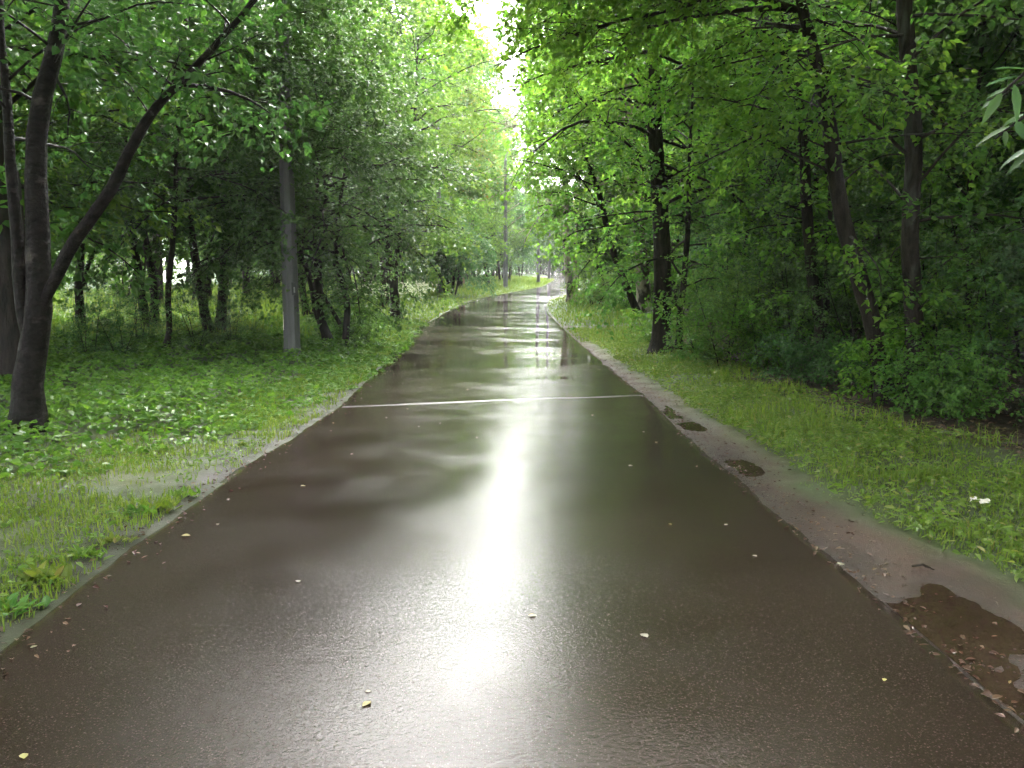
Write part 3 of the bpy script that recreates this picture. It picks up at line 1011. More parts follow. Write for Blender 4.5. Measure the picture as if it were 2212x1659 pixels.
for i, (x, y) in enumerate(scatter(38, lambda g, y: float(XR(y)) + g.uniform(4.6, 17), lambda g: 4 + 101 * g.random() ** 1.4, 2.6, 1)):
    plant(TALL, [0, 1, 3][i % 3] if y > 40 else 3, 'tall_tree', 'tall leafy tree deep in the wood right of the road', 'tree', x, y, rng.random() * 6.3, rng.uniform(.85, 1.1), group='tall trees of the right wood')
for i, (x, y) in enumerate(scatter(40, lambda g, y: float(XR(y)) + g.uniform(3.4, 10), lambda g: g.uniform(9, 70), 1.7, 2)):
    plant(THIN, i, 'thicket_tree', 'thin dark tree crowded in the thicket right of the road', 'tree', x, y, rng.random() * 6.3, rng.uniform(.7, 1.1), group='thin trees of the right thicket')
for i, (x, y) in enumerate(scatter(56, lambda g, y: float(XG(y)) + g.uniform(3.2 if y < 18 else 1.2, 8.5), lambda g: g.uniform(6.2, 42), 1.2, 3)):
    plant(SHRUB, i, 'thicket_shrub', 'dark leafy shrub in the thicket right of the road', 'shrub', x, y, rng.random() * 6.3, rng.uniform(.6, 1.1), group='shrubs of the right thicket')
for i, (x, y) in enumerate(scatter(32, lambda g, y: float(XR(y)) + g.uniform(1.7, 5), lambda g: 40 + 72 * g.random(), 1.6, 4)):
    plant(SHRUB if i % 3 else MID, i, 'roadside_shrub', 'leafy light green shrub lining the far right road edge', 'shrub', x, y, rng.random() * 6.3, rng.uniform(.8, 1.2) * (1 if i % 3 else .7), group='shrubs along the far right road edge')
for i, (x, y) in enumerate(scatter(34, lambda g, y: g.uniform(9.5, 22), lambda g: g.uniform(9, 46), 2.1, 14)):
    plant(MID if i % 2 else SHRUB, [2, 2, 0, 0][i % 4], 'backing_tree', 'leafy low-branched tree far back in the right wood', 'tree', x, y, rng.random() * 6.3, rng.uniform(.9, 1.1) * (1 if i % 2 else 1.35), group='low-branched trees far back in the right wood')
# left wood
for i, (x, y) in enumerate(scatter(26, lambda g, y: float(XL(y)) - g.uniform(4.0, 8.5) - max(0, y - 66) * .09, lambda g: g.uniform(44, 112), 2.4, 5)):
    x = min(x, -4.7 - .15 * (i % 3))
    plant(TALL, i + 1, 'roadside_tree', 'tall leafy tree along the far left road edge', 'tree', x, y, rng.random() * 6.3, rng.uniform(.85, 1.1), group='tall trees along the far left road edge')
for i, (x, y) in enumerate(scatter(36, lambda g, y: float(XL(y)) - g.uniform(6.5, 34), lambda g: g.uniform(12, 75), 3.6, 6)):
    if -26 < x < -4 and 24 < y < 52:
        continue
    plant(TALL if i % 3 else MID, i, 'wood_tree', 'leafy tree standing deep in the wood left of the road', 'tree', x, y, rng.random() * 6.3, rng.uniform(.8, 1.05), group='trees of the left wood')
for i, (x, y) in enumerate([(-8.5, 13), (-10.5, 17), (-7.2, 20.5), (-13, 12), (-9.8, 23), (-15, 20), (-6.4, 27), (-6.2, 43)]):
    plant(MID, i, 'spreading_tree', 'many-branched tree with drooping leaves in the left wood near the road', 'tree', x, y, rng.random() * 6.3, rng.uniform(.9, 1.15), group='spreading trees of the left wood')
for i, (x, y) in enumerate(scatter(16, lambda g, y: float(XL(y)) - g.uniform(3.2, 6.5), lambda g: g.uniform(40, 104), 3.0, 15)):
    plant(MID, i + (i % 2), 'edge_tree', 'low leafy tree at the left road edge toward the bend', 'tree', x, y, rng.random() * 6.3, rng.uniform(.75, 1.05), group='low trees at the left road edge toward the bend')
for i, (x, y) in enumerate([(-3, 118), (1, 124), (5, 128), (13.5, 113), (17, 119), (10.5, 131), (21, 108), (-8, 121), (25, 121), (14, 139), (7.3, 127), (9.4, 128.5), (12, 127), (8.5, 134), (6, 131), (10, 125.8), (14.5, 127), (4.2, 126), (7.8, 126.5), (11.2, 126.3), (16, 131), (6.4, 129), (8.2, 131), (4.6, 133), (9.8, 130)]):
    plant(MID if i % 2 else TALL, i, 'far_tree', 'hazy green tree closing the view at the far road end', 'tree', x, y, rng.random() * 6.3, rng.uniform(.7, .85) * (1.2 if i % 2 else .85), group='trees closing the far road end')
plant(MID, 1, 'edge_tree', 'light green tree whose crown hides the top of the third lamp post', 'tree', -3.4, 57.5, 1.0, .95)
for i, (x, y) in enumerate([(.2, 121), (2.4, 127), (4.4, 124.5)]):
    plant(TALL, [1, 0, 3][i], 'far_tree', ['slender pale green tree right under the low end of the sky gap', 'pale green tree behind the slender one under the sky gap', 'pale green tree right of the sky gap above the road end'][i], 'tree', x, y, i * 1.3, .78, group='trees closing the far road end')
for i, x in enumerate(np.arange(.5, 17, 1.15)):
    plant(SHRUB, i, 'end_shrub', 'light green shrub at the very end of the road', 'shrub', x, 126.4 + 1.2 * (i % 2), rng.random() * 6.3, rng.uniform(1.1, 1.5), group='shrubs at the very end of the road')
for i, (x, y) in enumerate([(-6, 112), (-3.5, 115), (-1, 113), (-8.5, 110), (1, 118), (-11, 113), (3, 130), (5.2, 130.5), (7, 130), (9, 131), (11, 130), (-4.8, 108), (-2.2, 119), (13.4, 130)]):
    plant(SHRUB, i, 'end_shrub', 'tall shrub closing the gap behind the far road end', 'shrub', x, y, rng.random() * 6.3, rng.uniform(1.5, 1.9), group='tall shrubs behind the far road end')
for i, (x, y) in enumerate(scatter(12, lambda g, y: -g.uniform(.44, .66) * y, lambda g: g.uniform(36, 54), 2.6, 19)):
    plant(SHRUB, i, 'hedge_shrub', 'bushy shrub in the wood behind the forked leaning tree', 'shrub', x, y, rng.random() * 6.3, rng.uniform(.9, 1.3), group='shrubs behind the forked leaning tree')
for i, (x, y) in enumerate(scatter(60, lambda g, y: -g.uniform(8, 62), lambda g: g.uniform(58, 88), 2.2, 16)):
    if -.47 < x / y < -.33 and i % 4:
        continue
    plant(SHRUB, i, 'hedge_shrub', 'bushy green shrub far off behind the left clearing', 'shrub', x, y, rng.random() * 6.3, rng.uniform(1.3, 2.0), group='shrubs far behind the left clearing')
# the wood goes on beside and behind the viewer
for i, (x, y) in enumerate([(-6.2, 4.0), (-7.5, -1), (-5.8, -6), (-9.5, 3), (-11, 8), (-10, -7), (-6, -13), (-12, -2), (-15, 5), (-6.4, 9.3), (-7.6, 13),
                            (6.0, 2.5), (5.6, -3), (6.2, -9), (9.5, 4.5), (10, -2), (9, 9.5), (6.5, -15), (13, 1), (6.3, 7.0), (12, 13)]):
    plant(NEAR if y > 2 else TALL, i, 'avenue_tree', 'tall tree of the wood whose trunk stands outside the picture', 'tree', x, y, rng.random() * 6.3, rng.uniform(.95, 1.1) * (1.22 if x < 0 and y > 8 else 1), group='trees beside and behind the viewer')

# plants by themselves
for kind, i, px, s, name, lab in [
        (LOW, 1, (1900, 880), .75, 'sapling', 'yellow-green young shoots at the foot of the grey tilted tree'),
        (LOW, 0, (1990, 905), .55, 'shrub', 'low broad-leaved green shrub before the straight grey-brown trunk'),
        (LOW, 0, (2075, 915), .6, 'shrub', 'low green shrub just right of the straight grey-brown trunk'),
        (SHRUB, 0, (2190, 905), .55, 'shrub', 'dark drooping shrub at the right picture edge behind the grass'),
        (SHRUB, 2, (1560, 800), .42, 'sapling', 'bright leafy sapling arching left, right of the thick trunk'),
        (LOW, 1, (1650, 805), .7, 'shrub', 'leafy shrub of round leaves between arching sapling and forking tree'),
        (LOW, 2, (1730, 835), .6, 'shrub', 'glossy dark shrub at the left foot of the forking tree'),
        (LOW, 2, (1830, 850), .55, 'shrub', 'glossy dark-leaved shrub between the forking and the tilted trees'),
        (LOW, 0, (1520, 788), .8, 'shrub', 'leafy shrub right of the slim tree by the thick trunk'),
        (SHRUB, 1, (1620, 790), .5, 'shrub', 'tall broad shrub behind the arching sapling'),
        (SHRUB, 0, (1700, 800), .52, 'shrub', 'tall dark shrub left of the forking tree'),
        (SHRUB, 3, (1850, 835), .5, 'shrub', 'tall dark shrub right of the forking tree'),
        (SHRUB, 1, (2060, 880), .45, 'shrub', 'tall leafy shrub right of the straight grey-brown trunk'),
        (LOW, 0, (1415, 748), .6, 'shrub', 'small bright shrub leaning on the left of the thick trunk'),
        (LOW, 1, (1340, 680), 1.0, 'shrub', 'light green shrub at the foot of the leaning black tree'),
        (LOW, 0, (1285, 663), 1.3, 'shrub', 'blue-green low shrub beside the rough double trunk'),
        (SHRUB, 0, (195, 790), .30, 'bush', 'dark twiggy bush right behind the forked leaning tree'),
        (SHRUB, 3, (262, 790), .30, 'bush', 'dark twiggy bush left of the kinked thin tree'),
        (SHRUB, 1, (300, 750), .36, 'bush', 'brighter bush with yellowish leaves behind the twiggy bushes'),
        (SHRUB, 3, (425, 770), .34, 'bush', 'dark bush just right of the kinked thin tree'),
        (SHRUB, 0, (500, 765), .28, 'bush', 'low dark bush left of the near lamp post'),
        (LOW, 0, (745, 735), .9, 'bush', 'leafy suckers around the foot of the bushy curved-stem tree')]:
    q = U(*px)
    plant(kind, i, name, lab, 'shrub', q[0], q[1], rng.random() * 6.3, s)


# ------------------------------------------------------------------ low growth
def gz(x, y):
    return ground_z(x, y)


def blades(rng, x, y, h, w, name, mat, lean=.45):
    n = len(x)
    z = gz(x, y) - .01
    az = rng.random(n) * 6.283
    d = np.stack([np.cos(az), np.sin(az), np.zeros(n)], 1)
    s = np.stack([-np.sin(az), np.cos(az), np.zeros(n)], 1)
    b = np.stack([x, y, z], 1)
    h = h[:, None]
    ln = (np.abs(rng.normal(0, lean, n)) + .1)[:, None]
    m = b + np.array([0, 0, 1]) * h * .6 + d * h * ln * .35
    t = b + np.array([0, 0, 1]) * h * (1 - .25 * ln) + d * h * ln
    w = np.broadcast_to(np.asarray(w).reshape(-1, 1), (n, 1))
    V = np.stack([b - s * w, b + s * w, m + s * w * .8, m - s * w * .8, t], 1).reshape(-1, 3)
    k = np.arange(n)[:, None] * 5
    return V, k


def grass(rng, x, y, h, w, name, mat, label, cat, lean=.45):
    V, k = blades(rng, x, y, h, w, name, mat, lean)
    me = mesh_from(name, V, [k + np.array([[0, 1, 2, 3]]), k + np.array([[3, 2, 4]])], mat)
    return setting(name, me, 'stuff', label, cat)


def carpet(rng, x, y, h, L, ratio, name, mat, label, cat, fine=True, flat=.45):
    n = len(x)
    az = rng.random(n) * 6.283
    a = norm(np.stack([np.cos(az), np.sin(az), rng.normal(-.12, .25, n)], 1))
    nn = rng.normal(0, flat, (n, 3)) + np.array([0, 0, 1.0])
    nn = norm(nn - a * (nn * a).sum(1, keepdims=True))
    w = np.cross(a, nn)
    pos = np.stack([x, y, gz(x, y) + h], 1)
    me = leaf_mesh(name, pos, a, nn, w, L[:, None], ratio, fine, mat)
    return setting(name, me, 'stuff', label, cat)


g = np.random.default_rng(50)
# broad-leaved carpet left of the road
n = 120000
y = 3.6 + 24 * g.random(n) ** 1.35
x = -2.2 - 15 * g.random(n) ** 1.2
inside = x < XC(y) + .45 * vnoise(x * 1.6, y * 1.6, 61) + np.where(y > 7, .42, .2)
dens = np.clip(.75 + .9 * vnoise(x * .7, y * .7, 62), .15, 1) * (1 - .92 * litter_mask(x, y))
kk = inside & (g.random(n) < dens) & (np.abs(x) < 1.0 + y * .72)
x, y = x[kk], y[kk]
hh = (.05 + .13 * np.clip(.5 + vnoise(x * 1.1, y * 1.1, 63), 0, 1.3)) * g.uniform(.3, 1.1, len(x)) * np.clip((XC(y) - x) * 1.2 + .3, .25, 1.4)
carpet(g, x, y, hh, g.uniform(.05, .10, len(x)) * (1 + np.clip(y - 12, 0, 15) * .04), .8, 'ground_cover', M_COVER, 'low broad-leaved green carpet under the trees on the left', 'ground cover')
# mossy, thin grass between the carpet and the road
n = 130000
y = 2.8 + 22 * g.random(n) ** 1.5
d = 2.8 * g.random(n)
x = XL(y) - d
kk = (x > XC(y) - .7) & (g.random(n) < np.clip(.5 + 1.2 * vnoise(x * 1.3, y * 1.3, 64), .04, 1)) & (g.random(n) > 1.1 * left_bare(x, y)) & (g.random(n) > .85 * litter_mask(x, y)) & (d > .01 + .12 * vnoise(x * 3, y * 3, 66))
x, y = x[kk], y[kk]
grass(g, x, y, g.uniform(.025, .08, len(x)) * (1 + .02 * y), .0028 + .0002 * y, 'moss_grass', M_MEADOW, 'thin mossy grass beside the left road edge', 'grass')
n = 17000
y = 2.8 + 22 * g.random(n) ** 1.4
x = XL(y) - .1 - 2.4 * g.random(n)
kk = (x > XC(y) - .5) & (g.random(n) < np.clip(.35 + vnoise(x * 1.5, y * 1.5, 67), 0, 1)) & (g.random(n) > 1.0 * left_bare(x, y))
x, y = x[kk], y[kk]
carpet(g, x, y, g.uniform(.01, .05, len(x)), g.uniform(.03, .06, len(x)), .55, 'verge_weeds', M_COVER, 'small weeds scattered in the mossy left verge', 'weeds')
# grass strip on the right
n = 120000
y = 3.0 + 22 * g.random(n) ** 1.5
u = g.random(n)
xm, xg = XM(y), XG(y)
x = xm - .1 + u * (xg - xm + .8)
kk = (g.random(n) < np.clip(.6 + 1.1 * vnoise(x * 1.2, y * 1.2, 68), 0.03, 1)) & (x > xm + .22 * vnoise(x * 1.8, y * 1.8, 3)) & (g.random(n) > .93 * litter_mask(x, y)) & (x < 1.2 + y * .72) & (g.random(n) > mud_mask(x, y))
x, y = x[kk], y[kk]
ed = np.clip((x - XM(y)) * 2.2 + .35, .35, 1)
grass(g, x, y, g.uniform(.03, .10, len(x)) * ed * np.clip(.9 + 1.4 * vnoise(x * 2.2, y * 2.2, 77), .5, 2.2), .0026 + .0002 * y, 'grass', M_GRASS, 'wet green grass strip between mud and thicket on the right', 'grass', lean=.7)
n = 34000
y = 3.0 + 22 * g.random(n) ** 1.4
x = XM(y) + g.random(n) * (XG(y) - XM(y) + .5)
kk = (g.random(n) < np.clip(.55 + vnoise(x * 1.1, y * 1.1, 69), 0, 1)) & (x < 1.2 + y * .72) & (g.random(n) > mud_mask(x, y))
x, y = x[kk], y[kk]
carpet(g, x, y, g.uniform(.02, .10, len(x)), g.uniform(.035, .075, len(x)), .5, 'verge_herbs', M_GRASS, 'small leafy herbs among the grass on the right', 'weeds')
# verges and meadow farther off
n = 52000
y = 20 + 75 * g.random(n) ** 1.3
x = np.where(g.random(n) < .25, XR(y) + g.random(n) * 3.2, XL(y) - 26 * g.random(n) ** 1.6)
kk = (np.abs(x) < 1 + y * .66) & (g.random(n) > mud_mask(x, y))
x, y = x[kk], y[kk]
dd = np.where(x > XR(y), x - XR(y), XL(y) - x)
grass(g, x, y, g.uniform(.10, .30, len(x)) * np.clip(.35 + dd * .35, .35, 1.9), .006 + .00032 * y, 'meadow_grass', M_MEADOW, 'tall bright grass of the clearing and the far verges', 'grass', lean=.4)
# cow parsley haze of pale flowers
n = 2600
c = AT(945, 626, 36.0)
x = c[0] + g.normal(0, 1.9, n) - .6
y = 36 + g.normal(0, 2.4, n)
kk = (x < XL(y) - 1.2)
x, y = x[kk], y[kk]
carpet(g, x, y, g.uniform(.5, 1.0, len(x)), g.uniform(.05, .12, len(x)), .9, 'cow_parsley', M_UMBEL, 'pale blossoming weeds in the clearing beyond the twin-stemmed tree', 'weeds', fine=False, flat=.7)
# dead leaves under the thicket
n = 26000
y = 3.0 + 26 * g.random(n) ** 1.4
x = np.where(g.random(n) < .8, XG(y) - .6 + 6 * g.random(n), -6.6 + 3.0 * g.random(n))
kk = (g.random(n) < litter_mask(x, y)) & (np.abs(x) < 1.2 + y * .72)
x, y = x[kk], y[kk]
carpet(g, x, y, g.uniform(.004, .02, len(x)), g.uniform(.03, .075, len(x)), .6, 'leaf_litter', M_LITTER, 'brown dead leaves on the dark soil under the thicket', 'leaf litter', flat=.3)

n = 2600
y = 2.6 + 20 * g.random(n) ** 1.4
lft = g.random(n) < .45
x = np.where(lft, XL(y) - g.normal(.05, .16, n), XR(y) + np.abs(g.normal(0, .3, n)) - .08)
onroad = (x > XL(y)) & (x < XR(y))
me_z = np.where(onroad, road_z(x, y), gz(x, y)) - gz(x, y)
carpet(g, x, y, me_z + g.uniform(.003, .012, n), g.uniform(.012, .045, n), .55, 'edge_debris', M_LITTER, 'bits of dead leaf and bark washed against the road edges', 'debris', flat=.3)
M_GRIT = bark_mat('grit', (.02, .015, .012), (.06, .047, .038), scale=40)
n = 1800
y = 2.4 + 14 * g.random(n) ** 1.4
x = np.where(g.random(n) < .3, XL(y) - np.abs(g.normal(.05, .12, n)), XR(y) + np.abs(g.normal(0, .16, n)))
r_ = g.uniform(.003, .012, n)[:, None]
ctr = np.stack([x, y, gz(x, y) + .001], 1)
oct_ = np.array([(1, 0, 0), (-1, 0, 0), (0, 1, 0), (0, -1, 0), (0, 0, .7), (0, 0, -.7)])
Vp = (ctr[:, None] + r_[:, None] * oct_[None] * g.uniform(.6, 1.3, (n, 6, 1))).reshape(-1, 3)
kq = np.arange(n)[:, None] * 6
setting('gravel', mesh_from('gravel', Vp, [np.concatenate([kq + np.array([t_]) for t_ in ((0, 2, 4), (2, 1, 4), (1, 3, 4), (3, 0, 4))])], M_GRIT, True), 'stuff', 'grit and small stones along the road edges', 'gravel')
n = 7000
y = 3.0 + 14 * g.random(n) ** 1.4
x = XM(y) + .15 + g.random(n) * (XG(y) - XM(y) + .3)
kk = (vnoise(x * 1.7, y * 1.7, 91) > .12) & (x < 1.2 + y * .72) & (g.random(n) > mud_mask(x, y))
x, y = x[kk], y[kk]
grass(g, x, y, g.uniform(.12, .26, len(x)), .0032 + .0002 * y, 'grass_tufts', M_MEADOW, 'longer grass tufts standing out of the right verge', 'grass', lean=.55)

# weed clumps along the broken left edge
def rosette(seed, L):
    g = np.random.default_rng(seed)
    n = 34
    az = g.random(n) * 6.283
    e = g.uniform(.15, 1.1, n)
    a = np.stack([np.cos(az) * np.cos(e), np.sin(az) * np.cos(e), np.sin(e)], 1)
    nn = norm(np.cross(np.stack([-np.sin(az), np.cos(az), 0 * az], 1), a)) * -1
    nn = np.where(nn[:, 2:3] < 0, -nn, nn)
    pos = np.stack([g.normal(0, L * .75, n), g.normal(0, L * .45, n), g.uniform(0, .02, n)], 1)
    return leaf_mesh('rosette', pos, a, nn, np.cross(a, nn), (L * g.uniform(.6, 1.2, n))[:, None], .48, True, M_GRASS if seed % 2 else M_COVER)


for i, (px, L, lab) in enumerate([((22, 1322), .085, 'leafy weed clump at the left picture edge beside the asphalt'),
                                  ((98, 1256), .10, 'wide clump of grass-like weeds on the near left asphalt edge'),
                                  ((193, 1202), .07, 'small yellowish weed clump between the two wet bare patches, nearer one'),
                                  ((245, 1176), .06, 'small yellowish weed clump between the two wet bare patches, farther one'),
                                  ((294, 1112), .075, 'dark weed clump beside the far wet bare patch on the left'),
                                  ((340, 1102), .08, 'tall dandelion-leaved weed at the corner of the far wet bare patch'),
                                  ((395, 1074), .065, 'weed clump where moss meets asphalt, left of the road'),
                                  ((520, 965), .05, 'little weed clump at the left road edge beside bare mud')]):
    q = U(*px)
    o = single('weed_clump', rosette(70 + i, L), lab, 'weed', (q[0], q[1], float(gz(q[0], q[1]))), 'weed clumps along the left road edge')

# ------------------------------------------------------------------ lamp posts
m_con, nt, out = new_mat('wet_concrete')
tc = N(nt, 'TexCoord')
mp = N(nt, 'Mapping')
mp.inputs['Scale'].default_value = (1, 1, .12)
nt.links.new(tc.outputs['Object'], mp.inputs[0])
n1 = N(nt, 'TexNoise', Scale=9.0, Detail=6.0, Roughness=.65)
nt.links.new(mp.outputs[0], n1.inputs['Vector'])
rp = ramp(nt, [(.3, (.05, .05, .051)), (.7, (.12, .12, .12))])
nt.links.new(n1.outputs[0], rp.inputs[0])
p = N(nt, 'BsdfPrincipled')
p.inputs['Roughness'].default_value = .5
nt.links.new(rp.outputs[0], p.inputs['Base Color'])
n2 = N(nt, 'TexNoise', Scale=60.0, Detail=3.0)
nt.links.new(tc.outputs['Object'], n2.inputs['Vector'])
b = N(nt, 'Bump', Strength=.3, Distance=.01)
nt.links.new(n2.outputs[0], b.inputs['Height'])
nt.links.new(b.outputs[0], p.inputs['Normal'])
nt.links.new(p.outputs[0], out.inputs[0])


def plain(name, col, rough=.5, metal=0.0):
    m, nt, out = new_mat(name)
    tc = N(nt, 'TexCoord')
    n1 = N(nt, 'TexNoise', Scale=30.0, Detail=4.0)
    nt.links.new(tc.outputs['Object'], n1.inputs['Vector'])
    rp = ramp(nt, [(.3, tuple(c * .8 for c in col)), (.7, tuple(min(1, c * 1.1) for c in col))])
    nt.links.new(n1.outputs[0], rp.inputs[0])
    p = N(nt, 'BsdfPrincipled')
    p.inputs['Roughness'].default_value = rough
    p.inputs['Metallic'].default_value = metal
    nt.links.new(rp.outputs[0], p.inputs['Base Color'])
    nt.links.new(p.outputs[0], out.inputs[0])
    return m


M_BLACK = plain('black_paint', (.02, .02, .02))
M_WHITE = plain('white_paint', (.22, .22, .21))
M_STEEL = plain('grey_steel', (.25, .25, .26), .4, .6)
M_PAPER = plain('torn_paper', (.62, .58, .53), .6)


def octo(zs, rs):
    V, F = [], []
    for z, r in zip(zs, rs):
        a = np.arange(8) * math.pi / 4 + math.pi / 8
        V.append(np.stack([r * np.cos(a), r * np.sin(a), np.full(8, z)], 1))
    V = np.concatenate(V)
    F = []
    for i in range(len(zs) - 1):
        for j in range(8):
            F.append((i * 8 + j, i * 8 + (j + 1) % 8, i * 8 + 8 + (j + 1) % 8, i * 8 + 8 + j))
    return V, np.array(F)


V, F = octo([-.2, 0, .05, .12, .3, 3, 6, 9], [.24, .235, .215, .18, .168, .145, .12, .095])
ME_SHAFT = mesh_from('shaft', V, [F], m_con)
w = Wood()
w.tube([(0, 0, 8.9), (.05, 0, 9.3), (.35, 0, 9.6), (.9, 0, 9.72), (1.3, 0, 9.75)], [.04] * 5, 8)
ME_ARM = w.mesh('arm', M_STEEL)
w = Wood()
w.tube([(1.2, 0, 9.75), (1.26, 0, 9.74), (1.5, 0, 9.72), (1.75, 0, 9.70), (1.82, 0, 9.70)], [.03, .09, .13, .10, .02], 10)
ME_HEAD = w.mesh('lamp_head', M_STEEL)
w = Wood()
w.tube([(0, 0, 8.86), (0, 0, 8.95), (0, 0, 9.02)], [.105, .11, .06], 10)
ME_COLLAR = w.mesh('collar', M_STEEL)


def boxm(name, cx, cy_, cz, sx_, sy_, sz_, mat):
    V = np.array([(cx + a * sx_ / 2, cy_ + b_ * sy_ / 2, cz + c_ * sz_ / 2) for a in (-1, 1) for b_ in (-1, 1) for c_ in (-1, 1)])
    F = np.array([(0, 1, 3, 2), (4, 6, 7, 5), (0, 4, 5, 1), (2, 3, 7, 6), (0, 2, 6, 4), (1, 5, 7, 3)])
    return mesh_from(name, V, [F], mat)


for i, (px, lab) in enumerate([((632, 777), 'grey concrete lamp post nearest the viewer, small black number plate on it'),
                               ((950, 640), 'pale lamp post half hidden behind the low fan-stemmed tree'),
                               ((1092, 623), 'slim grey lamp post among dark trunks near the bend'),
                               ((1163, 611), 'small far lamp post before a round bush at the road end'),
                               ((1186, 603), 'tiny farthest lamp post beside the bright gap at the road end')]):
    q = U(*px)
    q[2] = float(gz(q[0], q[1]))
    t = thing('lamp_post', lab, 'lamp post', q, 'lamp posts along the left road edge')
    t.rotation_euler = (0, 0, .2)
    part('shaft', ME_SHAFT, t)
    part('arm', ME_ARM, t)
    part('lamp_head', ME_HEAD, t)
    part('collar', ME_COLLAR, t)
    if i == 0:
        pl = part('number_plate', boxm('number_plate', .075, -.146, 1.36, .085, .012, .24, M_BLACK), t, 'small black plate with a pale mark')
        part('plate_mark', boxm('plate_mark', .082, -.1535, 1.34, .03, .004, .11, M_WHITE), pl)
        part('paper_scrap', boxm('paper_scrap', -.145, -.075, .75, .012, .05, .36, M_PAPER), t, 'pale torn paper strip stuck on the post')

# ------------------------------------------------------------------ branch hanging into the picture at the right edge
g = np.random.default_rng(90)
t = thing('overhanging_ash', 'narrow-leaved branch hanging into the picture at the upper right edge', 'tree', (3.7, 2.1, float(gz(3.7, 2.1))))
org = np.array([3.7, 2.1, float(gz(3.7, 2.1))])
wd = Wood()
wd.tube(np.array([(3.7, 2.1, -.1), (3.65, 2.1, 1.0), (3.7, 2.12, 2.2), (3.6, 2.1, 3.6), (3.7, 2.0, 5.5)]), [.06, .05, .045, .035, .015], 8)
wd.tube(np.array([(3.66, 2.1, 2.3), (2.9, 2.0, 2.65), (2.1, 1.9, 2.6), (1.6, 1.85, 2.38), AT(2260, 130, 1.8)]), [.025, .018, .012, .008, .005], 6)
tw = [[AT(2300, 90, 1.8), AT(2220, 150, 1.8), AT(2150, 215, 1.8), AT(2128, 240, 1.8)],
      [AT(2300, 200, 1.85), AT(2230, 240, 1.85), AT(2180, 275, 1.85), AT(2150, 300, 1.85)],
      [AT(2330, 260, 1.75), AT(2260, 300, 1.75), AT(2200, 350, 1.75)]]
for a in tw:
    wd.tube(np.array(a), np.linspace(.004, .002, len(a)), 5)
wd.tube(np.array([AT(2260, 130, 1.8), AT(2300, 90, 1.8)]), [.005, .004], 5)
wd.tube(np.array([AT(2260, 130, 1.8), AT(2290, 170, 1.83), AT(2300, 200, 1.85)]), [.005, .004, .004], 5)
wd.tube(np.array([AT(2260, 130, 1.8), AT(2310, 200, 1.78), AT(2330, 260, 1.75)]), [.005, .004, .004], 5)
part('trunk', wd.mesh('trunk', M_BARK, org), t)
def lance(p0, p1, wd_, nrm):
    p0, p1 = np.asarray(p0), np.asarray(p1)
    a = p1 - p0
    L = np.linalg.norm(a)
    s_ = norm(np.cross(a, nrm))
    nn = norm(np.cross(s_, a))
    V = [p0]
    for f, wv in ((.15, .6), (.4, 1.0), (.65, .75), (.86, .35)):
        c = p0 + a * f - nn * L * .18 * f * f
        V += [c - s_ * wd_ * wv + nn * wd_ * .25, c, c + s_ * wd_ * wv + nn * wd_ * .25]
    V.append(p1 - nn * L * .18)
    F4, F3 = [], [(0, 2, 1), (0, 3, 2), (10, 11, 13), (11, 12, 13)]
    for i in range(3):
        k = 1 + 3 * i
        F4 += [(k, k + 1, k + 4, k + 3), (k + 1, k + 2, k + 5, k + 4)]
    return mesh_from('leaf', np.array(V) - org, [np.array(F4), np.array(F3)], M_BLUE, True)


for a, b_, y_, wv in [((2222, 152), (2150, 135), 1.8, .017), ((2205, 165), (2128, 172), 1.79, .012), ((2190, 180), (2205, 262), 1.78, .017), ((2165, 200), (2122, 262), 1.79, .016),
                      ((2180, 190), (2130, 205), 1.82, .012), ((2150, 215), (2118, 232), 1.8, .010), ((2200, 258), (2178, 262), 1.85, .010), ((2185, 272), (2108, 300), 1.84, .014),
                      ((2172, 282), (2172, 312), 1.85, .010), ((2195, 262), (2216, 300), 1.83, .016), ((2215, 245), (2162, 268), 1.86, .012), ((2235, 315), (2158, 350), 1.75, .016),
                      ((2225, 330), (2170, 372), 1.74, .013), ((2240, 310), (2235, 395), 1.76, .016), ((2230, 145), (2260, 200), 1.78, .016), ((2250, 120), (2200, 95), 1.8, .015)]:
    part('leaf', lance(AT(*a, y_), AT(*b_, y_ - g.uniform(0, .04)), wv * .62, np.array([g.normal(0, .25), -.35, 1.0])), t)
t2 = t

# ------------------------------------------------------------------ leaves and scraps lying about
def flat_leaf(seed, L, mat):
    g = np.random.default_rng(seed)
    a = np.array([1.0, 0, .04])
    V = []
    c = np.linspace(0, 1, 5)
    half = np.array([.04, .30, .36, .22, .02]) * g.uniform(.8, 1.2)
    curl = g.uniform(.05, .3)
    for f, h in zip(c, half):
        V += [((f - .5) * L, -h * L, L * (curl * h + .06)), ((f - .5) * L, 0, L * (.05 + .10 * (f - .5) ** 2)), ((f - .5) * L, h * L, L * (curl * h * 1.6 + .06))]
    F = []
    for i in range(4):
        k = 3 * i
        F += [(k, k + 3, k + 4, k + 1), (k + 1, k + 4, k + 5, k + 2)]
    return mesh_from('fallen_leaf', np.array(V), [np.array(F)], mat, True)


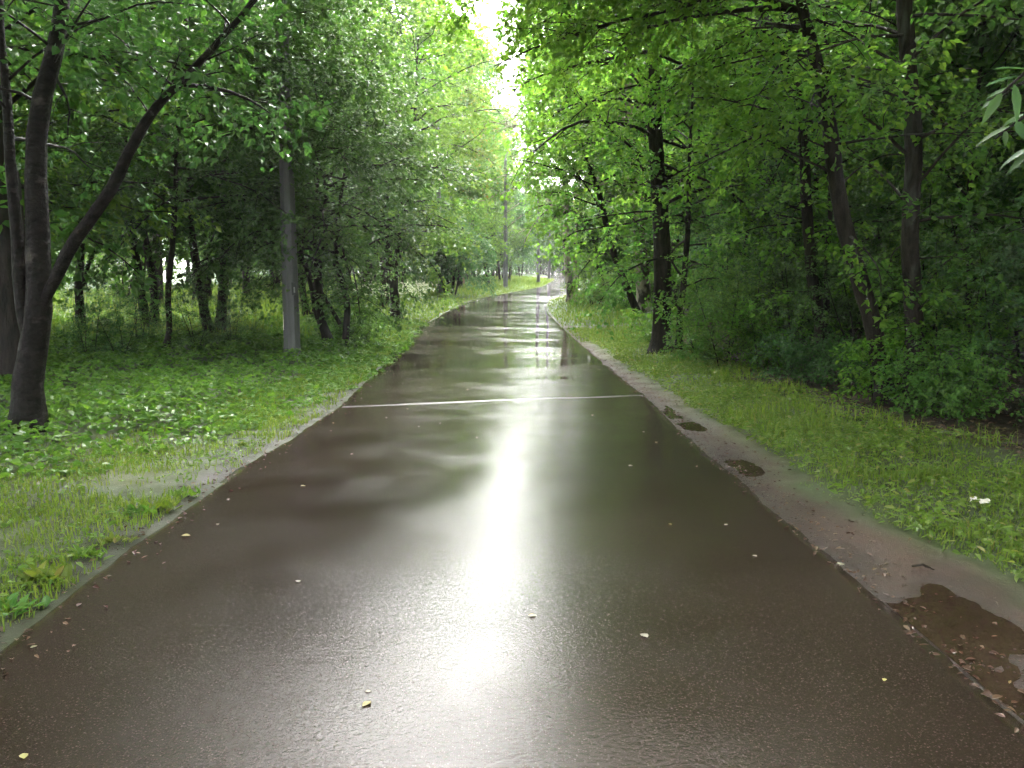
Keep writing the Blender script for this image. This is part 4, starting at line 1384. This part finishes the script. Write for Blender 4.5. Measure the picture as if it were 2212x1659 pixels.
FL = [flat_leaf(200 + i, 1.0, M_FALLEN if i % 2 == 0 else M_FALLENP) for i in range(6)]
FALL = [((402, 1162), .075, 'thin pale twig-like leaf on the asphalt near the left edge'), ((644, 1263), .045, 'yellow leaf lying alone left of the shine on the near asphalt'),
        ((792, 1532), .06, 'largest yellow leaf on the asphalt low in the picture'), ((795, 1504), .032, 'tiny yellow leaf just above the largest yellow leaf'),
        ((52, 1642), .05, 'yellow leaf in the lower left corner of the picture'), ((73, 1402), .04, 'pale leaf near the left asphalt edge, low in the picture'),
        ((1150, 1340), .05, 'yellow-green leaf within the bright shine on the asphalt'), ((1391, 1383), .06, 'pale yellow leaf right of the bright shine'),
        ((1910, 1474), .035, 'small bright green leaf on the asphalt beside the brown puddle'), ((1815, 1215), .075, 'pale oval leaf where the asphalt meets the right mud strip'),
        ((1447, 1138), .04, 'white leaf right of the shine, left one of a level pair'), ((1568, 1137), .04, 'white leaf right of the shine, right one of a level pair'),
        ((655, 1055), .055, 'pale leaf at mid distance left of the shine'), ((470, 1137), .035, 'small pale leaf fleck beside the twig-like leaf'),
        ((1418, 958), .06, 'pale leaf on the right half of the road before the seam'), ((1362, 1010), .05, 'small pale leaf right of the upper shine')]
small = [(880, 886), (905, 925), (720, 916), (950, 918), (1030, 950), (835, 905), (690, 900), (1390, 935), (1280, 900), (1630, 1205), (1505, 1010), (760, 985), (1180, 820), (930, 820), (1010, 845), (870, 830),
         (1295, 800), (1090, 780), (1210, 760), (950, 770), (1080, 730), (1160, 735)]
for i, it in enumerate(FALL + [(s_, .045 if s_[1] < 850 else .04, 'tiny pale fallen leaf on the wet road') for s_ in small]):
    px, L, lab = it
    q = U(*px)
    z = float(road_z(q[0], q[1])) if q[0] < XR(q[1]) else float(gz(q[0], q[1]))
    o = single('fallen_leaf', FL[i % 6], lab, 'leaf', (q[0], q[1], z + .001), 'fallen leaves on the road')
    o.rotation_euler = (0, 0, i * 2.1)
    o.scale = (L * .75,) * 3
# sticks and a torn paper
for (a, b_), lab in [(((1906, 1021), (1952, 1033)), 'short black stick lying in the grass on the right'), (((1969, 1228), (2018, 1235)), 'dark twig lying on the bare mud beside the puddle')]:
    A, B = U(*a), U(*b_)
    for q in (A, B):
        q[2] = float(gz(q[0], q[1])) + .02
    w = Wood()
    m_ = (A + B) / 2 + np.array([.01, .02, .012])
    w.tube(np.array([A, m_, B]) - A, [.006, .008, .004], 6)
    single('stick', w.mesh('stick', M_BARK), lab, 'stick', A)
q = U(2113, 1100)
g = np.random.default_rng(33)
xs, ys = np.meshgrid(np.linspace(-.06, .06, 8), np.linspace(-.03, .03, 5))
V = np.stack([xs + g.normal(0, .003, xs.shape), ys + g.normal(0, .003, xs.shape), .06 + .35 * np.abs(xs) * .3 + g.normal(0, .006, xs.shape)], -1).reshape(-1, 3)
ii = np.arange(4)[:, None] * 8 + np.arange(7)[None]
o = single('paper_scrap', mesh_from('paper_scrap', V, [np.stack([ii, ii + 1, ii + 9, ii + 8], -1).reshape(-1, 4)], M_PAPER), 'crumpled white paper scrap lying in the grass at the right', 'litter', (q[0], q[1], float(gz(q[0], q[1]))))
o.rotation_euler = (.3, .1, -.5)

# ------------------------------------------------------------------ damp air after the rain
m_air, nt, out = new_mat('damp_air')
pv = nt.nodes.new('ShaderNodeVolumePrincipled')
pv.inputs['Color'].default_value = (.95, .97, .96, 1)
pv.inputs['Density'].default_value = .0007
pv.inputs['Anisotropy'].default_value = .3
nt.links.new(pv.outputs[0], out.inputs['Volume'])
hz = boxm('haze', 0, 650, 11.7, 2600, 2600, 25.6, m_air)
setting('haze', hz, 'stuff', 'thin damp air filling the avenue', 'haze')
